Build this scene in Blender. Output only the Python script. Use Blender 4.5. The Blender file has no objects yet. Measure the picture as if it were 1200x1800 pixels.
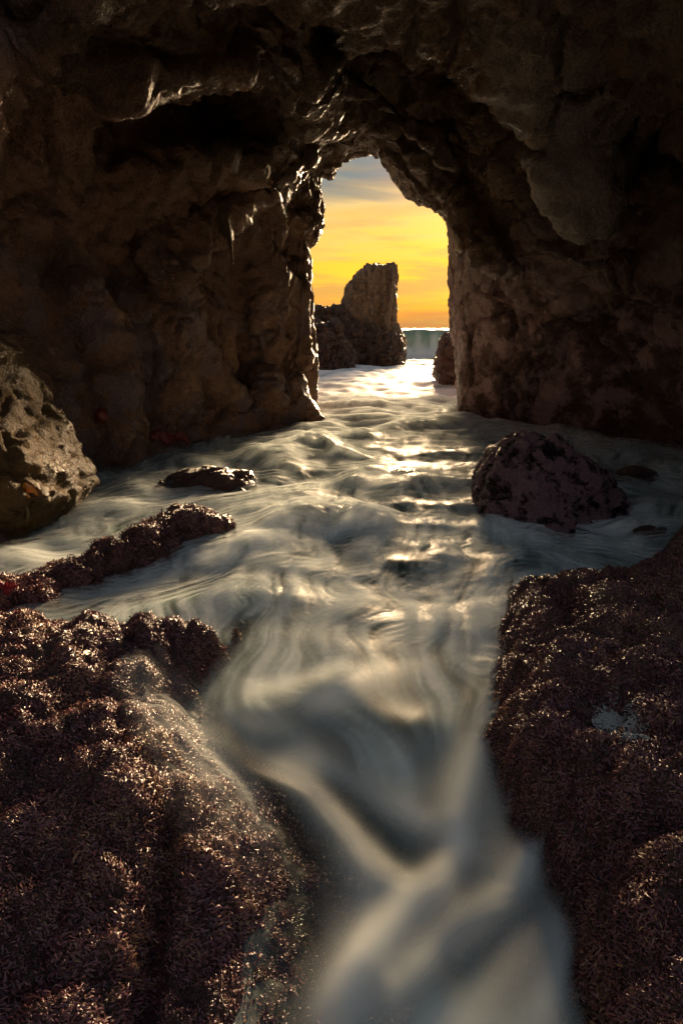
import bpy, math, random
import numpy as np
from mathutils import Vector

random.seed(7)
RNG = np.random.default_rng(11)
sc = bpy.context.scene
COL = sc.collection

# ------------------------------------------------------------------ camera
CAM_H, PITCH = 1.6, math.atan(0.323)
cam_d = bpy.data.cameras.new('camera')
cam_d.sensor_fit = 'VERTICAL'; cam_d.sensor_height = 36.0; cam_d.lens = 20.0
cam_d.clip_start = 0.02; cam_d.clip_end = 20000
cam = bpy.data.objects.new('camera', cam_d); COL.objects.link(cam)
cam.location = (0, 0, CAM_H); cam.rotation_euler = (math.pi/2 - PITCH, 0, 0)
sc.camera = cam

# ------------------------------------------------------------------ sky, sun, exposure
SUN_AZ, SUN_EL = math.radians(13.5), math.radians(12.0)     # azimuth to the right of +Y
SUN_DIR = Vector((math.sin(SUN_AZ)*math.cos(SUN_EL), math.cos(SUN_AZ)*math.cos(SUN_EL), math.sin(SUN_EL)))

world = bpy.data.worlds.new('World'); sc.world = world
world.use_nodes = True
nt = world.node_tree; nt.nodes.clear()


def N(tree, typ, **kw):
    n = tree.nodes.new(typ)
    for k, v in kw.items():
        if k in n.inputs.keys() if isinstance(k, str) else False:
            n.inputs[k].default_value = v
        else:
            setattr(n, k, v)
    return n


def math_node(tree, op, a, b=None, c=None, clamp=False):
    n = tree.nodes.new('ShaderNodeMath'); n.operation = op; n.use_clamp = clamp
    for i, v in enumerate((a, b, c)):
        if v is None: continue
        if isinstance(v, (int, float)): n.inputs[i].default_value = v
        else: tree.links.new(v, n.inputs[i])
    return n.outputs[0]


def ramp(tree, fac, stops, interp='LINEAR'):
    n = tree.nodes.new('ShaderNodeValToRGB'); cr = n.color_ramp; cr.interpolation = interp
    while len(cr.elements) < len(stops): cr.elements.new(0.5)
    for e, (p, c) in zip(cr.elements, stops):
        e.position = p; e.color = (*c, 1) if len(c) == 3 else c
    tree.links.new(fac, n.inputs[0])
    return n.outputs[0]


def mixc(tree, fac, a, b, blend='MIX'):
    n = tree.nodes.new('ShaderNodeMix'); n.data_type = 'RGBA'; n.blend_type = blend
    for sock, v in ((n.inputs[0], fac), (n.inputs[6], a), (n.inputs[7], b)):
        if isinstance(v, (int, float)): sock.default_value = v
        elif isinstance(v, tuple): sock.default_value = (*v, 1) if len(v) == 3 else v
        else: tree.links.new(v, sock)
    return n.outputs[2]


def noise_tex(tree, vec, scale, detail=4, rough=0.55, dist=0.0, dim='3D'):
    n = tree.nodes.new('ShaderNodeTexNoise'); n.noise_dimensions = dim
    n.inputs['Scale'].default_value = scale; n.inputs['Detail'].default_value = detail
    n.inputs['Roughness'].default_value = rough; n.inputs['Distortion'].default_value = dist
    if vec is not None: tree.links.new(vec, n.inputs['Vector'])
    return n.outputs['Fac']


def build_sky():
    L = nt.links
    tc = nt.nodes.new('ShaderNodeTexCoord')
    sep = nt.nodes.new('ShaderNodeSeparateXYZ'); L.new(tc.outputs['Generated'], sep.inputs[0])
    z = sep.outputs['Z']
    # streaky high cloud: long along the horizon, thin in elevation
    mp = nt.nodes.new('ShaderNodeMapping'); L.new(tc.outputs['Generated'], mp.inputs[0])
    mp.inputs['Scale'].default_value = (2.2, 2.2, 17.0)
    mp.inputs['Rotation'].default_value = (0.0, math.radians(-9), 0.0)
    n1 = noise_tex(nt, mp.outputs[0], 1.5, 7, 0.55, 0.5)
    mp2 = nt.nodes.new('ShaderNodeMapping'); L.new(tc.outputs['Generated'], mp2.inputs[0])
    mp2.inputs['Scale'].default_value = (3.0, 3.0, 27.0)
    mp2.inputs['Rotation'].default_value = (0.0, math.radians(7), 0.0)
    n2 = noise_tex(nt, mp2.outputs[0], 1.4, 5, 0.55, 0.3)
    # warped elevation
    zz = math_node(nt, 'MULTIPLY_ADD', math_node(nt, 'SUBTRACT', n1, 0.5), 0.15, z)
    zz = math_node(nt, 'MULTIPLY_ADD', math_node(nt, 'SUBTRACT', n2, 0.5), 0.06, zz)
    t = math_node(nt, 'MULTIPLY', zz, 2.0, clamp=True)          # z 0..0.5 -> 0..1
    warm = ramp(nt, t, [(0.0, (0.62, 0.25, 0.06)), (0.03, (0.80, 0.30, 0.03)), (0.075, (1.6, 0.52, 0.001)),
                        (0.15, (1.8, 0.70, 0.001)), (0.21, (1.5, 0.68, 0.01)), (0.28, (1.05, 0.65, 0.11)), (0.34, (0.88, 0.60, 0.22)),
                        (0.40, (0.36, 0.33, 0.23)), (0.46, (0.17, 0.22, 0.235)), (0.7, (0.17, 0.215, 0.25)), (1.0, (0.17, 0.235, 0.31))])
    cool = ramp(nt, t, [(0.0, (0.68, 0.52, 0.46)), (0.25, (0.46, 0.39, 0.37)), (0.6, (0.20, 0.24, 0.285)), (1.0, (0.17, 0.235, 0.31))])  # sky away from the sun; low part brightened as unseen fill for the walls
    sd = nt.nodes.new('ShaderNodeVectorMath'); sd.operation = 'DOT_PRODUCT'
    L.new(tc.outputs['Generated'], sd.inputs[0]); sd.inputs[1].default_value = tuple(SUN_DIR)
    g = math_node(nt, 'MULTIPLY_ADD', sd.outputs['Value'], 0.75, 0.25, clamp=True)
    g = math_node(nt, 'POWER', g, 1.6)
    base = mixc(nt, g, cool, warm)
    # low grey cloud banks
    gb = ramp(nt, n2, [(0.43, (0, 0, 0)), (0.66, (1, 1, 1))], 'EASE')
    low = ramp(nt, z, [(0.0, (0.9, 0.9, 0.9)), (0.10, (0.75, 0.75, 0.75)), (0.2, (0.3, 0.3, 0.3)), (0.4, (0.3, 0.3, 0.3))])
    gf = math_node(nt, 'MULTIPLY', gb, low)
    base = mixc(nt, gf, base, (0.62, 0.34, 0.08))
    # the sun's glow soaking through thin cloud
    gl = math_node(nt, 'POWER', math_node(nt, 'MAXIMUM', sd.outputs['Value'], 0.0), 150.0)
    base = mixc(nt, math_node(nt, 'MULTIPLY', gl, 0.9), base, (0.8, 0.22, 0.0), 'ADD')
    sky = nt.nodes.new('ShaderNodeTexSky'); sky.sky_type = 'NISHITA'; sky.sun_disc = False
    sky.sun_elevation = SUN_EL; sky.sun_rotation = SUN_AZ; sky.dust_density = 3.0
    b1 = nt.nodes.new('ShaderNodeBackground'); b1.inputs[1].default_value = 0.05
    L.new(sky.outputs[0], b1.inputs[0])
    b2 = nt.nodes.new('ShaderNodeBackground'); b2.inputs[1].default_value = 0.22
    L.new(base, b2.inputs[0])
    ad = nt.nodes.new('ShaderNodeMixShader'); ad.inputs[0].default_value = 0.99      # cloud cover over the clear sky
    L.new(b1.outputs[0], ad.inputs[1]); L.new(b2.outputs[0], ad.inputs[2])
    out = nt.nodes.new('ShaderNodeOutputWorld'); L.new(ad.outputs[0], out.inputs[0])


build_sky()
sun_d = bpy.data.lights.new('sun', 'SUN'); sun_d.energy = 5.0; sun_d.angle = math.radians(19.0)
sun_d.color = (1.0, 0.69, 0.39)
sun = bpy.data.objects.new('sun', sun_d); COL.objects.link(sun)
sun.rotation_euler = SUN_DIR.to_track_quat('Z', 'Y').to_euler()

sc.view_settings.view_transform = 'Standard'; sc.view_settings.look = 'None'
sc.view_settings.exposure = 2.25; sc.view_settings.gamma = 1.0
sc.view_settings.use_curve_mapping = False
sc.render.engine = 'CYCLES'
sc.cycles.use_denoising = True; sc.cycles.use_adaptive_sampling = True; sc.cycles.adaptive_threshold = 0.012; sc.cycles.use_light_tree = False
sc.cycles.max_bounces = 4; sc.cycles.diffuse_bounces = 3; sc.cycles.glossy_bounces = 2
sc.cycles.transparent_max_bounces = 8; sc.cycles.caustics_reflective = False; sc.cycles.caustics_refractive = False
sc.cycles.sample_clamp_indirect = 6.0

# ------------------------------------------------------------------ surveying helpers
CT, ST = math.cos(PITCH), math.sin(PITCH)


def ray(u, v):
    dx = (u-600.0)/1000.0; dv = (900.0-v)/1000.0
    return dx, CT + dv*ST, -ST + dv*CT


def at_y(u, v, Y):
    x, y, z = ray(u, v); t = Y/y
    return (x*t, Y, CAM_H + z*t)


def at_z(u, v, Z):
    x, y, z = ray(u, v); t = (Z-CAM_H)/z
    return (x*t, y*t, Z)


# ------------------------------------------------------------------ numpy noise
_perm = np.random.default_rng(3).permutation(256).astype(np.int32)
_perm = np.concatenate([_perm, _perm, _perm])
_g = np.random.default_rng(5).normal(size=(256, 3)).astype(np.float32)
_g /= np.linalg.norm(_g, axis=1, keepdims=True)


def perlin(P):
    P = np.asarray(P, np.float32)
    I = np.floor(P); f = P - I; I = I.astype(np.int32) & 255
    w = f*f*f*(f*(f*6-15)+10)
    r = 0
    for dx in (0, 1):
        wx = w[:, 0] if dx else 1-w[:, 0]
        a = _perm[(I[:, 0]+dx) & 255]
        for dy in (0, 1):
            wy = w[:, 1] if dy else 1-w[:, 1]
            b = _perm[a + ((I[:, 1]+dy) & 255)]
            for dz in (0, 1):
                wz = w[:, 2] if dz else 1-w[:, 2]
                g = _g[_perm[b + ((I[:, 2]+dz) & 255)]]
                d = g[:, 0]*(f[:, 0]-dx) + g[:, 1]*(f[:, 1]-dy) + g[:, 2]*(f[:, 2]-dz)
                r = r + wx*wy*wz*d
    return r*1.5


def perlin2(P):
    P = np.asarray(P[:, :2], np.float32)
    I = np.floor(P); f = P - I; I = I.astype(np.int32) & 255
    w = f*f*f*(f*(f*6-15)+10)
    a0 = _perm[I[:, 0]]; a1 = _perm[(I[:, 0]+1) & 255]; j0 = I[:, 1]; j1 = (j0+1) & 255
    def gd(a, j, dx, dy):
        g = _g2[_perm[a+j]]
        return g[:, 0]*(f[:, 0]-dx)+g[:, 1]*(f[:, 1]-dy)
    x0 = gd(a0, j0, 0, 0); x0 += (gd(a1, j0, 1, 0)-x0)*w[:, 0]
    x1 = gd(a0, j1, 0, 1); x1 += (gd(a1, j1, 1, 1)-x1)*w[:, 0]
    return (x0+(x1-x0)*w[:, 1])*1.5


_g2 = np.stack([np.cos(np.arange(256)*2.399963), np.sin(np.arange(256)*2.399963)], 1).astype(np.float32)


def worley(P, dim3=True):
    """returns F1, F2, per-cell random numbers (n,4), offset from the cell's point"""
    P = np.asarray(P, np.float32); I = np.floor(P).astype(np.int32)
    n = len(P); F1 = np.full(n, 9.0, np.float32); F2 = np.full(n, 9.0, np.float32)
    R = np.zeros((n, 4), np.float32); O = np.zeros((n, 3), np.float32)
    for dx in (-1, 0, 1):
        for dy in (-1, 0, 1):
            for dz in ((-1, 0, 1) if dim3 else (0,)):
                C = I + np.array((dx, dy, dz), np.int32)
                h = _perm[_perm[_perm[C[:, 0] & 255]+(C[:, 1] & 255)]+(C[:, 2] & 255)]
                q = _r[h]
                D = P-(C+q[:, :3])
                if not dim3: D[:, 2] = 0
                d = np.sqrt((D*D).sum(1))
                m = d < F1
                F2 = np.where(m, F1, np.minimum(F2, d)); F1 = np.where(m, d, F1)
                R[m] = q[m, 3:7]; O[m] = D[m]
    return F1, F2, R, O


_r = np.random.default_rng(8).random((256, 7)).astype(np.float32)


def facets(P, scale, warp=0.35):
    """broken-rock relief: tilted plates with sharp steps and cracks between them, about -1..1"""
    Q_ = np.asarray(P, np.float32)*np.asarray(scale, np.float32)
    Q_ = Q_ + warp*np.stack([perlin(Q_*0.9), perlin(Q_*0.9+31), perlin(Q_*0.9+77)], 1)
    F1, F2, R, O = worley(Q_)
    tilt = ((R[:, :3]-0.5)*O).sum(1)*2.2
    return (R[:, 3]-0.5)*1.1 + tilt - 0.8*(1-sstep(0.0, 0.16, F2-F1))


def fbm(P, scale=(1, 1, 1), octaves=4, gain=0.5, ridged=False, off=0.0):
    P = np.asarray(P, np.float32)*np.asarray(scale, np.float32) + off
    s = 0; a = 1.0; tot = 0
    pn = perlin2 if (len(P) and scale[2] == 1 and P[0, 2] == P[-1, 2] and P[0, 2] == P[len(P)//2, 2] and scale[0] != 1) else perlin
    for _ in range(octaves):
        n = pn(P)
        if ridged: n = 1 - 2*np.abs(n)
        s = s + a*n; tot += a
        P = P*2.03 + 17.3; a *= gain
    return s/tot


def smin(a, b, k):
    h = np.clip(0.5 + 0.5*(b-a)/k, 0, 1)
    return b + (a-b)*h - k*h*(1-h)


def smax(a, b, k):
    return -smin(-a, -b, k)


def sstep(a, b, x):
    t = np.clip((x-a)/(b-a), 0, 1)
    return t*t*(3-2*t)


def poly_sd(poly, X, Z):
    """signed distance to a 2D polygon, negative inside"""
    poly = np.asarray(poly, np.float32)
    px, pz = X.ravel(), Z.ravel()
    d = np.full(px.shape, 1e9, np.float32); inside = np.zeros(px.shape, bool)
    n = len(poly)
    for i in range(n):
        ax, az = poly[i]; bx, bz = poly[(i+1) % n]
        ex, ez = bx-ax, bz-az
        wx, wz = px-ax, pz-az
        t = np.clip((wx*ex+wz*ez)/(ex*ex+ez*ez+1e-12), 0, 1)
        d = np.minimum(d, (wx-ex*t)**2 + (wz-ez*t)**2)
        if abs(ez) > 1e-9:
            c = ((az > pz) != (bz > pz)) & (px < ex*(pz-az)/ez + ax)
            inside ^= c
    d = np.sqrt(d)
    return np.where(inside, -d, d).reshape(X.shape)


def surface_nets(F, org, h):
    """F < 0 is solid. returns verts, quads"""
    nx, ny, nz = F.shape
    S = F < 0
    c = np.zeros((nx-1, ny-1, nz-1), np.uint8)
    for dx in (0, 1):
        for dy in (0, 1):
            for dz in (0, 1):
                c += S[dx:nx-1+dx, dy:ny-1+dy, dz:nz-1+dz]
    act = (c > 0) & (c < 8)
    ii, jj, kk = np.nonzero(act)
    idx = np.full(act.shape, -1, np.int32); idx[ii, jj, kk] = np.arange(len(ii))
    vals = {}
    for dx in (0, 1):
        for dy in (0, 1):
            for dz in (0, 1):
                vals[dx, dy, dz] = F[ii+dx, jj+dy, kk+dz]
    acc = np.zeros((len(ii), 3), np.float32); cnt = np.zeros(len(ii), np.float32)
    for ax in range(3):
        for a in (0, 1):
            for b in (0, 1):
                p0 = [a, b]; p0.insert(ax, 0); p1 = [a, b]; p1.insert(ax, 1)
                f0, f1 = vals[tuple(p0)], vals[tuple(p1)]
                m = (f0 < 0) != (f1 < 0)
                t = np.where(m, f0/np.where(m, f0-f1, 1), 0)
                for k in range(3):
                    acc[:, k] += np.where(m, p0[k] + (t if k == ax else 0), 0)
                cnt += m
    V = acc/cnt[:, None] + np.stack([ii, jj, kk], 1)
    V = V*h + np.asarray(org, np.float32)
    quads = []
    for ax in range(3):
        sl0 = [slice(1, -1)]*3; sl1 = [slice(1, -1)]*3
        sl0[ax] = slice(0, F.shape[ax]-1); sl1[ax] = slice(1, F.shape[ax])
        A, B = S[tuple(sl0)], S[tuple(sl1)]
        e = np.nonzero(A != B)
        flip = A[e]
        b = [e[0]+1, e[1]+1, e[2]+1]; b[ax] = e[ax]
        o = [a for a in range(3) if a != ax]
        def cell(d0, d1):
            q = [b[0].copy(), b[1].copy(), b[2].copy()]
            q[o[0]] -= d0; q[o[1]] -= d1
            return idx[q[0], q[1], q[2]]
        q = np.stack([cell(1, 1), cell(0, 1), cell(0, 0), cell(1, 0)], 1)
        f = flip if ax != 1 else ~flip
        q[~f] = q[~f][:, ::-1]
        quads.append(q)
    Q = np.concatenate(quads)
    return V, Q[(Q >= 0).all(1)]


def vert_normals(V, Q):
    n = np.cross(V[Q[:, 2]]-V[Q[:, 0]], V[Q[:, 3]]-V[Q[:, 1]])
    R = np.zeros_like(V)
    for k in range(4):
        for a in range(3):
            R[:, a] += np.bincount(Q[:, k], n[:, a], len(V))
    return R/(np.linalg.norm(R, axis=1, keepdims=True)+1e-9)


def mesh_from(name, V, Q, attrs=None, normals=None):
    me = bpy.data.meshes.new(name)
    V = np.ascontiguousarray(V, np.float32); Q = np.ascontiguousarray(Q, np.int32)
    k = Q.shape[1]
    me.vertices.add(len(V)); me.vertices.foreach_set('co', V.ravel())
    me.loops.add(Q.size); me.loops.foreach_set('vertex_index', Q.ravel())
    me.polygons.add(len(Q)); me.polygons.foreach_set('loop_start', np.arange(0, Q.size, k, dtype=np.int32))
    me.update(calc_edges=True)
    me.polygons.foreach_set('use_smooth', np.ones(len(Q), bool))
    for an, av in (attrs or {}).items():
        at = me.attributes.new(an, 'FLOAT', 'POINT'); at.data.foreach_set('value', np.ascontiguousarray(av, np.float32))
    if normals is not None:
        me.normals_split_custom_set_from_vertices(normals.tolist())
    me.validate()
    return me


def link(name, me, mat, parent=None, kind=None, label=None, cat=None, group=None):
    o = bpy.data.objects.new(name, me); COL.objects.link(o)
    if me is not None and mat is not None: me.materials.append(mat)
    if parent is not None: o.parent = parent
    if kind: o['kind'] = kind
    if label: o['label'] = label
    if cat: o['category'] = cat
    if group: o['group'] = group
    return o


def subset(V, Q, mask):
    q = Q[mask]; used = np.unique(q)
    m = np.full(len(V), -1, np.int32); m[used] = np.arange(len(used))
    return used, m[q]


def capsule_chain(P, pts):
    """distance to a chain of round cones. pts: (x,y,z,r)"""
    d = np.full(len(P), 1e9, np.float32)
    for (ax, ay, az, ar), (bx, by, bz, br) in zip(pts[:-1], pts[1:]):
        a = np.array((ax, ay, az), np.float32); e = np.array((bx, by, bz), np.float32)-a
        w = P-a
        t = np.clip((w@e)/(e@e+1e-9), 0, 1)
        d = np.minimum(d, np.linalg.norm(w-t[:, None]*e, axis=1)-(ar+(br-ar)*t))
    return d


# ------------------------------------------------------------------ materials
def new_mat(name):
    m = bpy.data.materials.new(name); m.use_nodes = True
    t = m.node_tree
    return m, t, t.nodes['Principled BSDF'], t.links


def rock_material(name, dark, mid, light, patch=None, patch_amt=0.5, rough=0.5, grain=60.0, bump=0.5, patch_zmax=None,
                  flute=0.0, spec=0.5, patch_scale=2.2, bscale=13):
    m, t, b, L = new_mat(name)
    geo = t.nodes.new('ShaderNodeNewGeometry')
    P = geo.outputs['Position']
    n_big = noise_tex(t, P, 0.9, 3, 0.6)
    n_mid = noise_tex(t, P, 5.0, 5, 0.65)
    n_fin = noise_tex(t, P, grain, 2, 0.7)
    f = math_node(t, 'MULTIPLY_ADD', n_mid, 0.6, math_node(t, 'MULTIPLY', n_big, 0.4))
    col = ramp(t, f, [(0.33, dark), (0.5, mid), (0.68, light)])
    col = mixc(t, math_node(t, 'MULTIPLY', ramp(t, n_fin, [(0.35, (0, 0, 0)), (0.75, (1, 1, 1))]), 0.55), col,
               tuple(min(1, c*1.9) for c in light))
    if patch:
        pn = noise_tex(t, P, patch_scale, 6, 0.66)
        pn = math_node(t, 'MULTIPLY_ADD', math_node(t, 'SUBTRACT', n_fin, 0.5), 0.16, pn)
        pm = ramp(t, pn, [(0.575-0.2*patch_amt, (0, 0, 0)), (0.66-0.2*patch_amt, (1, 1, 1))])
        if patch_zmax is not None:
            sp = t.nodes.new('ShaderNodeSeparateXYZ'); L.new(P, sp.inputs[0])
            zf = t.nodes.new('ShaderNodeMapRange'); zf.inputs[1].default_value = patch_zmax-1.1; zf.inputs[2].default_value = patch_zmax+0.3
            zf.inputs[3].default_value = 1; zf.inputs[4].default_value = 0
            L.new(math_node(t, 'MULTIPLY_ADD', n_big, 1.4, math_node(t, 'SUBTRACT', sp.outputs['Z'], 0.7)), zf.inputs[0])
            pm = math_node(t, 'MULTIPLY', pm, zf.outputs[0])
        pc = ramp(t, n_fin, [(0.3, tuple(c*0.55 for c in patch)), (0.7, patch)])
        col = mixc(t, pm, col, pc)
    L.new(col, b.inputs['Base Color'])
    # uneven wetness
    wet = ramp(t, noise_tex(t, P, 1.7, 2, 0.6), [(0.35, (rough*0.55,)*3), (0.65, (min(1, rough*1.35),)*3)])
    tz = t.nodes.new('ShaderNodeSeparateXYZ'); L.new(P, tz.inputs[0])
    tide = t.nodes.new('ShaderNodeMapRange'); tide.inputs[1].default_value = 0.45; tide.inputs[2].default_value = 1.0
    tide.inputs[3].default_value = 0.5; tide.inputs[4].default_value = 1.0
    L.new(math_node(t, 'MULTIPLY_ADD', n_big, 0.5, math_node(t, 'SUBTRACT', tz.outputs['Z'], 0.25)), tide.inputs[0])
    L.new(math_node(t, 'MULTIPLY', wet, tide.outputs[0]), b.inputs['Roughness']); b.inputs['Specular IOR Level'].default_value = spec
    # fine relief
    h = math_node(t, 'MULTIPLY', noise_tex(t, P, bscale, 5, 0.75), 3.0*(13/bscale)**0.35)
    bp = t.nodes.new('ShaderNodeBump'); bp.inputs['Strength'].default_value = bump; bp.inputs['Distance'].default_value = 0.075
    L.new(h, bp.inputs['Height']); L.new(bp.outputs[0], b.inputs['Normal'])
    return m


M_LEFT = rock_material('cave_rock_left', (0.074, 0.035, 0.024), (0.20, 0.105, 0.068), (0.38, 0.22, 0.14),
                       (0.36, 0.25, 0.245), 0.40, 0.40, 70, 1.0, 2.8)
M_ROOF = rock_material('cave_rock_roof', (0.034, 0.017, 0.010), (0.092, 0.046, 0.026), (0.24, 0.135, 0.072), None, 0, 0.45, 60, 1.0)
M_PENDANT = rock_material('pendant_rock_lit', (0.06, 0.042, 0.030), (0.16, 0.115, 0.084), (0.30, 0.225, 0.165), None, 0, 0.45, 60, 1.0)  # roof rock made lighter here: dim light on the pendant put into the colour
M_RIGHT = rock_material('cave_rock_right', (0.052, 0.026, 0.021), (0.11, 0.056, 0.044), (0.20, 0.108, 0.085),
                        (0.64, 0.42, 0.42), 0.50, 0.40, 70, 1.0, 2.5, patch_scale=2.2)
M_STACK = rock_material('stack_rock', (0.030, 0.017, 0.009), (0.095, 0.056, 0.029), (0.23, 0.145, 0.075), None, 0, 0.4, 8, 1.0, bscale=4)
M_REEF = rock_material('reef_rock', (0.025, 0.013, 0.009), (0.06, 0.033, 0.021), (0.12, 0.07, 0.042), None, 0, 0.26, 10, 1.0)
M_PURPLE = rock_material('coralline_rock', (0.17, 0.088, 0.105), (0.29, 0.16, 0.19), (0.39, 0.24, 0.27),
                         (0.030, 0.016, 0.014), 0.40, 0.4, 110, 1.0, patch_scale=7.5, bscale=26)
M_WETROCK = rock_material('wet_algae_rock', (0.035, 0.019, 0.018), (0.075, 0.042, 0.038), (0.13, 0.08, 0.065), None, 0, 0.33, 90, 0.9)
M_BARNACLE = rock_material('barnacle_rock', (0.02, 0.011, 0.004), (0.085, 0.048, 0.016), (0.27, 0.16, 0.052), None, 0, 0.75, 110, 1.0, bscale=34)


# ------------------------------------------------------------------ the cave: one volume, surfaced once
VOX = 0.04
X0, X1, Y0, Y1, Z0, Z1 = -5.2, 7.4, 3.0, 15.2, -0.45, 6.2

S13 = [(532, 705), (530, 640), (522, 540), (520, 440), (540, 400), (545, 330), (555, 285), (590, 262), (640, 250), (690, 268), (720, 310),
       (762, 352), (780, 368), (788, 386), (788, 420), (791, 445), (789, 470), (793, 500), (796, 530), (792, 560), (797, 590), (803, 640), (806, 700)]
S11 = [(556, 735), (557, 690), (556, 655), (549, 610), (546, 560), (545, 500), (545, 450), (541, 440), (556, 425), (565, 400), (567, 385),
       (563, 355), (559, 325), (565, 304), (572, 311), (584, 313), (589, 296), (600, 285), (605, 287), (612, 281), (621, 274), (633, 272),
       (645, 275), (653, 271), (661, 281), (667, 275), (676, 290), (682, 296), (690, 312), (705, 333), (720, 346), (738, 361), (760, 360), (775, 367),
       (795, 385), (812, 410), (822, 440), (820, 480), (817, 540), (812, 600), (812, 660), (816, 735)]
S10 = [(432, 752), (445, 700), (462, 650), (482, 600), (496, 520), (500, 430), (508, 370), (516, 310), (526, 275), (542, 250), (572, 238),
       (610, 226), (640, 222), (668, 240), (700, 275), (735, 312), (775, 345), (815, 385), (848, 430), (862, 470), (880, 500), (905, 560), (910, 640), (915, 752)]
S85 = [(345, 774), (330, 700), (318, 640), (300, 560), (296, 480), (312, 425), (395, 350), (468, 300), (505, 230), (540, 150), (590, 110), (660, 110),
       (730, 160), (800, 230), (850, 300), (880, 380), (910, 455), (985, 500), (1070, 540), (1110, 620), (1120, 700), (1125, 776)]
S7 = [(205, 810), (192, 740), (172, 650), (150, 560), (128, 480), (150, 400), (240, 330), (330, 250), (380, 170), (460, 100), (560, 60), (680, 50),
      (780, 90), (870, 160), (940, 260), (1010, 380), (1120, 450), (1230, 540), (1275, 660), (1285, 815)]
S55 = [(75, 875), (60, 800), (20, 700), (-10, 600), (-20, 450), (0, 310), (50, 190), (140, 90), (290, 50), (500, 20), (700, 10), (850, 20),
       (980, 70), (1110, 180), (1270, 350), (1430, 550), (1480, 880)]
S4 = [(-15, 972), (-60, 850), (-130, 700), (-200, 450), (-170, 240), (-20, 60), (220, -90), (600, -130), (1000, -100), (1400, 100), (1750, 500), (1800, 975)]
S28 = [(-240, 1100), (-300, 900), (-380, 600), (-350, 200), (-100, -140), (250, -300), (600, -350), (1000, -300), (1500, 0), (2100, 500), (2150, 1100)]
SECTIONS = [(2.8, S28), (4.0, S4), (5.5, S55), (7.0, S7), (8.5, S85), (10.0, S10), (11.0, S11), (13.0, S13), (15.0, None)]

RIDGES = [  # (smooth, [(u, v, Y, r) ...]) masses of rock added to the vault
    (0.22, [(60, 20, 5.2, .40), (150, 52, 5.3, .36), (240, 95, 5.4, .30), (330, 78, 5.5, .28), (410, 58, 5.6, .30), (480, 80, 5.9, .30), (530, 118, 6.5, .28), (548, 170, 7.6, .24), (560, 205, 9.0, .2)]),
    (0.16, [(535, 225, 9.6, .16), (590, 205, 9.4, .16), (640, 188, 9.3, .17), (700, 225, 9.2, .18), (760, 275, 9.1, .20), (800, 330, 9.0, .22), (838, 400, 8.9, .24), (885, 452, 8.6, .26)]),
    (0.14, [(600, 148, 8.6, .10), (680, 190, 8.5, .12), (760, 240, 8.4, .13), (800, 275, 8.4, .10)]),
    (0.20, [(770, -50, 5.6, .34), (838, 30, 5.7, .32), (888, 105, 5.8, .28), (905, 165, 5.9, .16)]),
    (0.14, [(302, 448, 7.8, .26), (318, 520, 8.1, .22), (334, 590, 8.5, .24), (358, 650, 8.9, .28), (392, 715, 9.2, .32), (412, 770, 9.3, .36)]),
    (0.14, [(540, 262, 9.8, .17), (480, 312, 9.2, .20), (420, 355, 8.7, .22), (350, 412, 8.1, .24), (298, 448, 7.8, .26)]),
    (0.12, [(532, 290, 10.6, .10), (528, 400, 10.6, .10), (530, 520, 10.6, .10), (533, 640, 10.6, .12)]),
    (0.12, [(508, 330, 10.2, .07), (498, 440, 10.2, .08), (486, 560, 10.2, .08), (478, 650, 10.1, .1)]),
    (0.10, [(500, 650, 10.3, .12), (522, 700, 10.2, .18), (535, 745, 10.1, .24)]),
    (0.10, [(455, 655, 10.0, .12), (470, 705, 9.8, .20), (485, 752, 9.6, .26)]),
    (0.25, [(150, 520, 6.6, .22), (190, 620, 7.0, .30), (200, 720, 7.1, .35), (200, 800, 7.0, .35)]),
    (0.3, [(250, 560, 7.8, .35), (290, 660, 8.2, .42), (300, 760, 8.3, .45)]),
]
RIDGES.append((0.25, [(235, 800, 7.6, .34), (300, 782, 8.2, .38), (375, 764, 8.9, .36), (440, 752, 9.6, .32), (510, 744, 10.1, .26)]))
CARVES = [
    (0.25, [(210, 215, 6.6, .45), (300, 190, 7.0, .45), (400, 175, 7.6, .45), (475, 190, 8.2, .35)]),
    (0.20, [(95, 400, 5.9, .22), (85, 490, 5.9, .2), (60, 580, 5.7, .15)]),
    (0.20, [(425, 470, 9.4, .25), (415, 560, 9.6, .25), (432, 640, 9.8, .22), (425, 700, 10.0, .15)]),
    (0.30, [(650, 100, 8.0, .40), (760, 140, 7.5, .50), (850, 210, 7.2, .60), (910, 310, 7.2, .58), (960, 420, 7.3, .42)]),
    (0.12, [(240, 600, 7.2, .10), (236, 700, 7.3, .08)]),
    (0.3, [(1190, 230, 6.0, .5), (1180, 350, 6.3, .55), (1110, 440, 6.9, .45), (1030, 470, 7.2, .4)]),
]
PENDANT = [(985, -60, 5.5, .70), (1010, 80, 5.7, .58), (1020, 200, 5.8, .46), (1030, 300, 5.8, .35), (1033, 368, 5.8, .25)]


def chain_world(pts):
    return [(*at_y(u, v, Y), r) for u, v, Y, r in pts]


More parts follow.
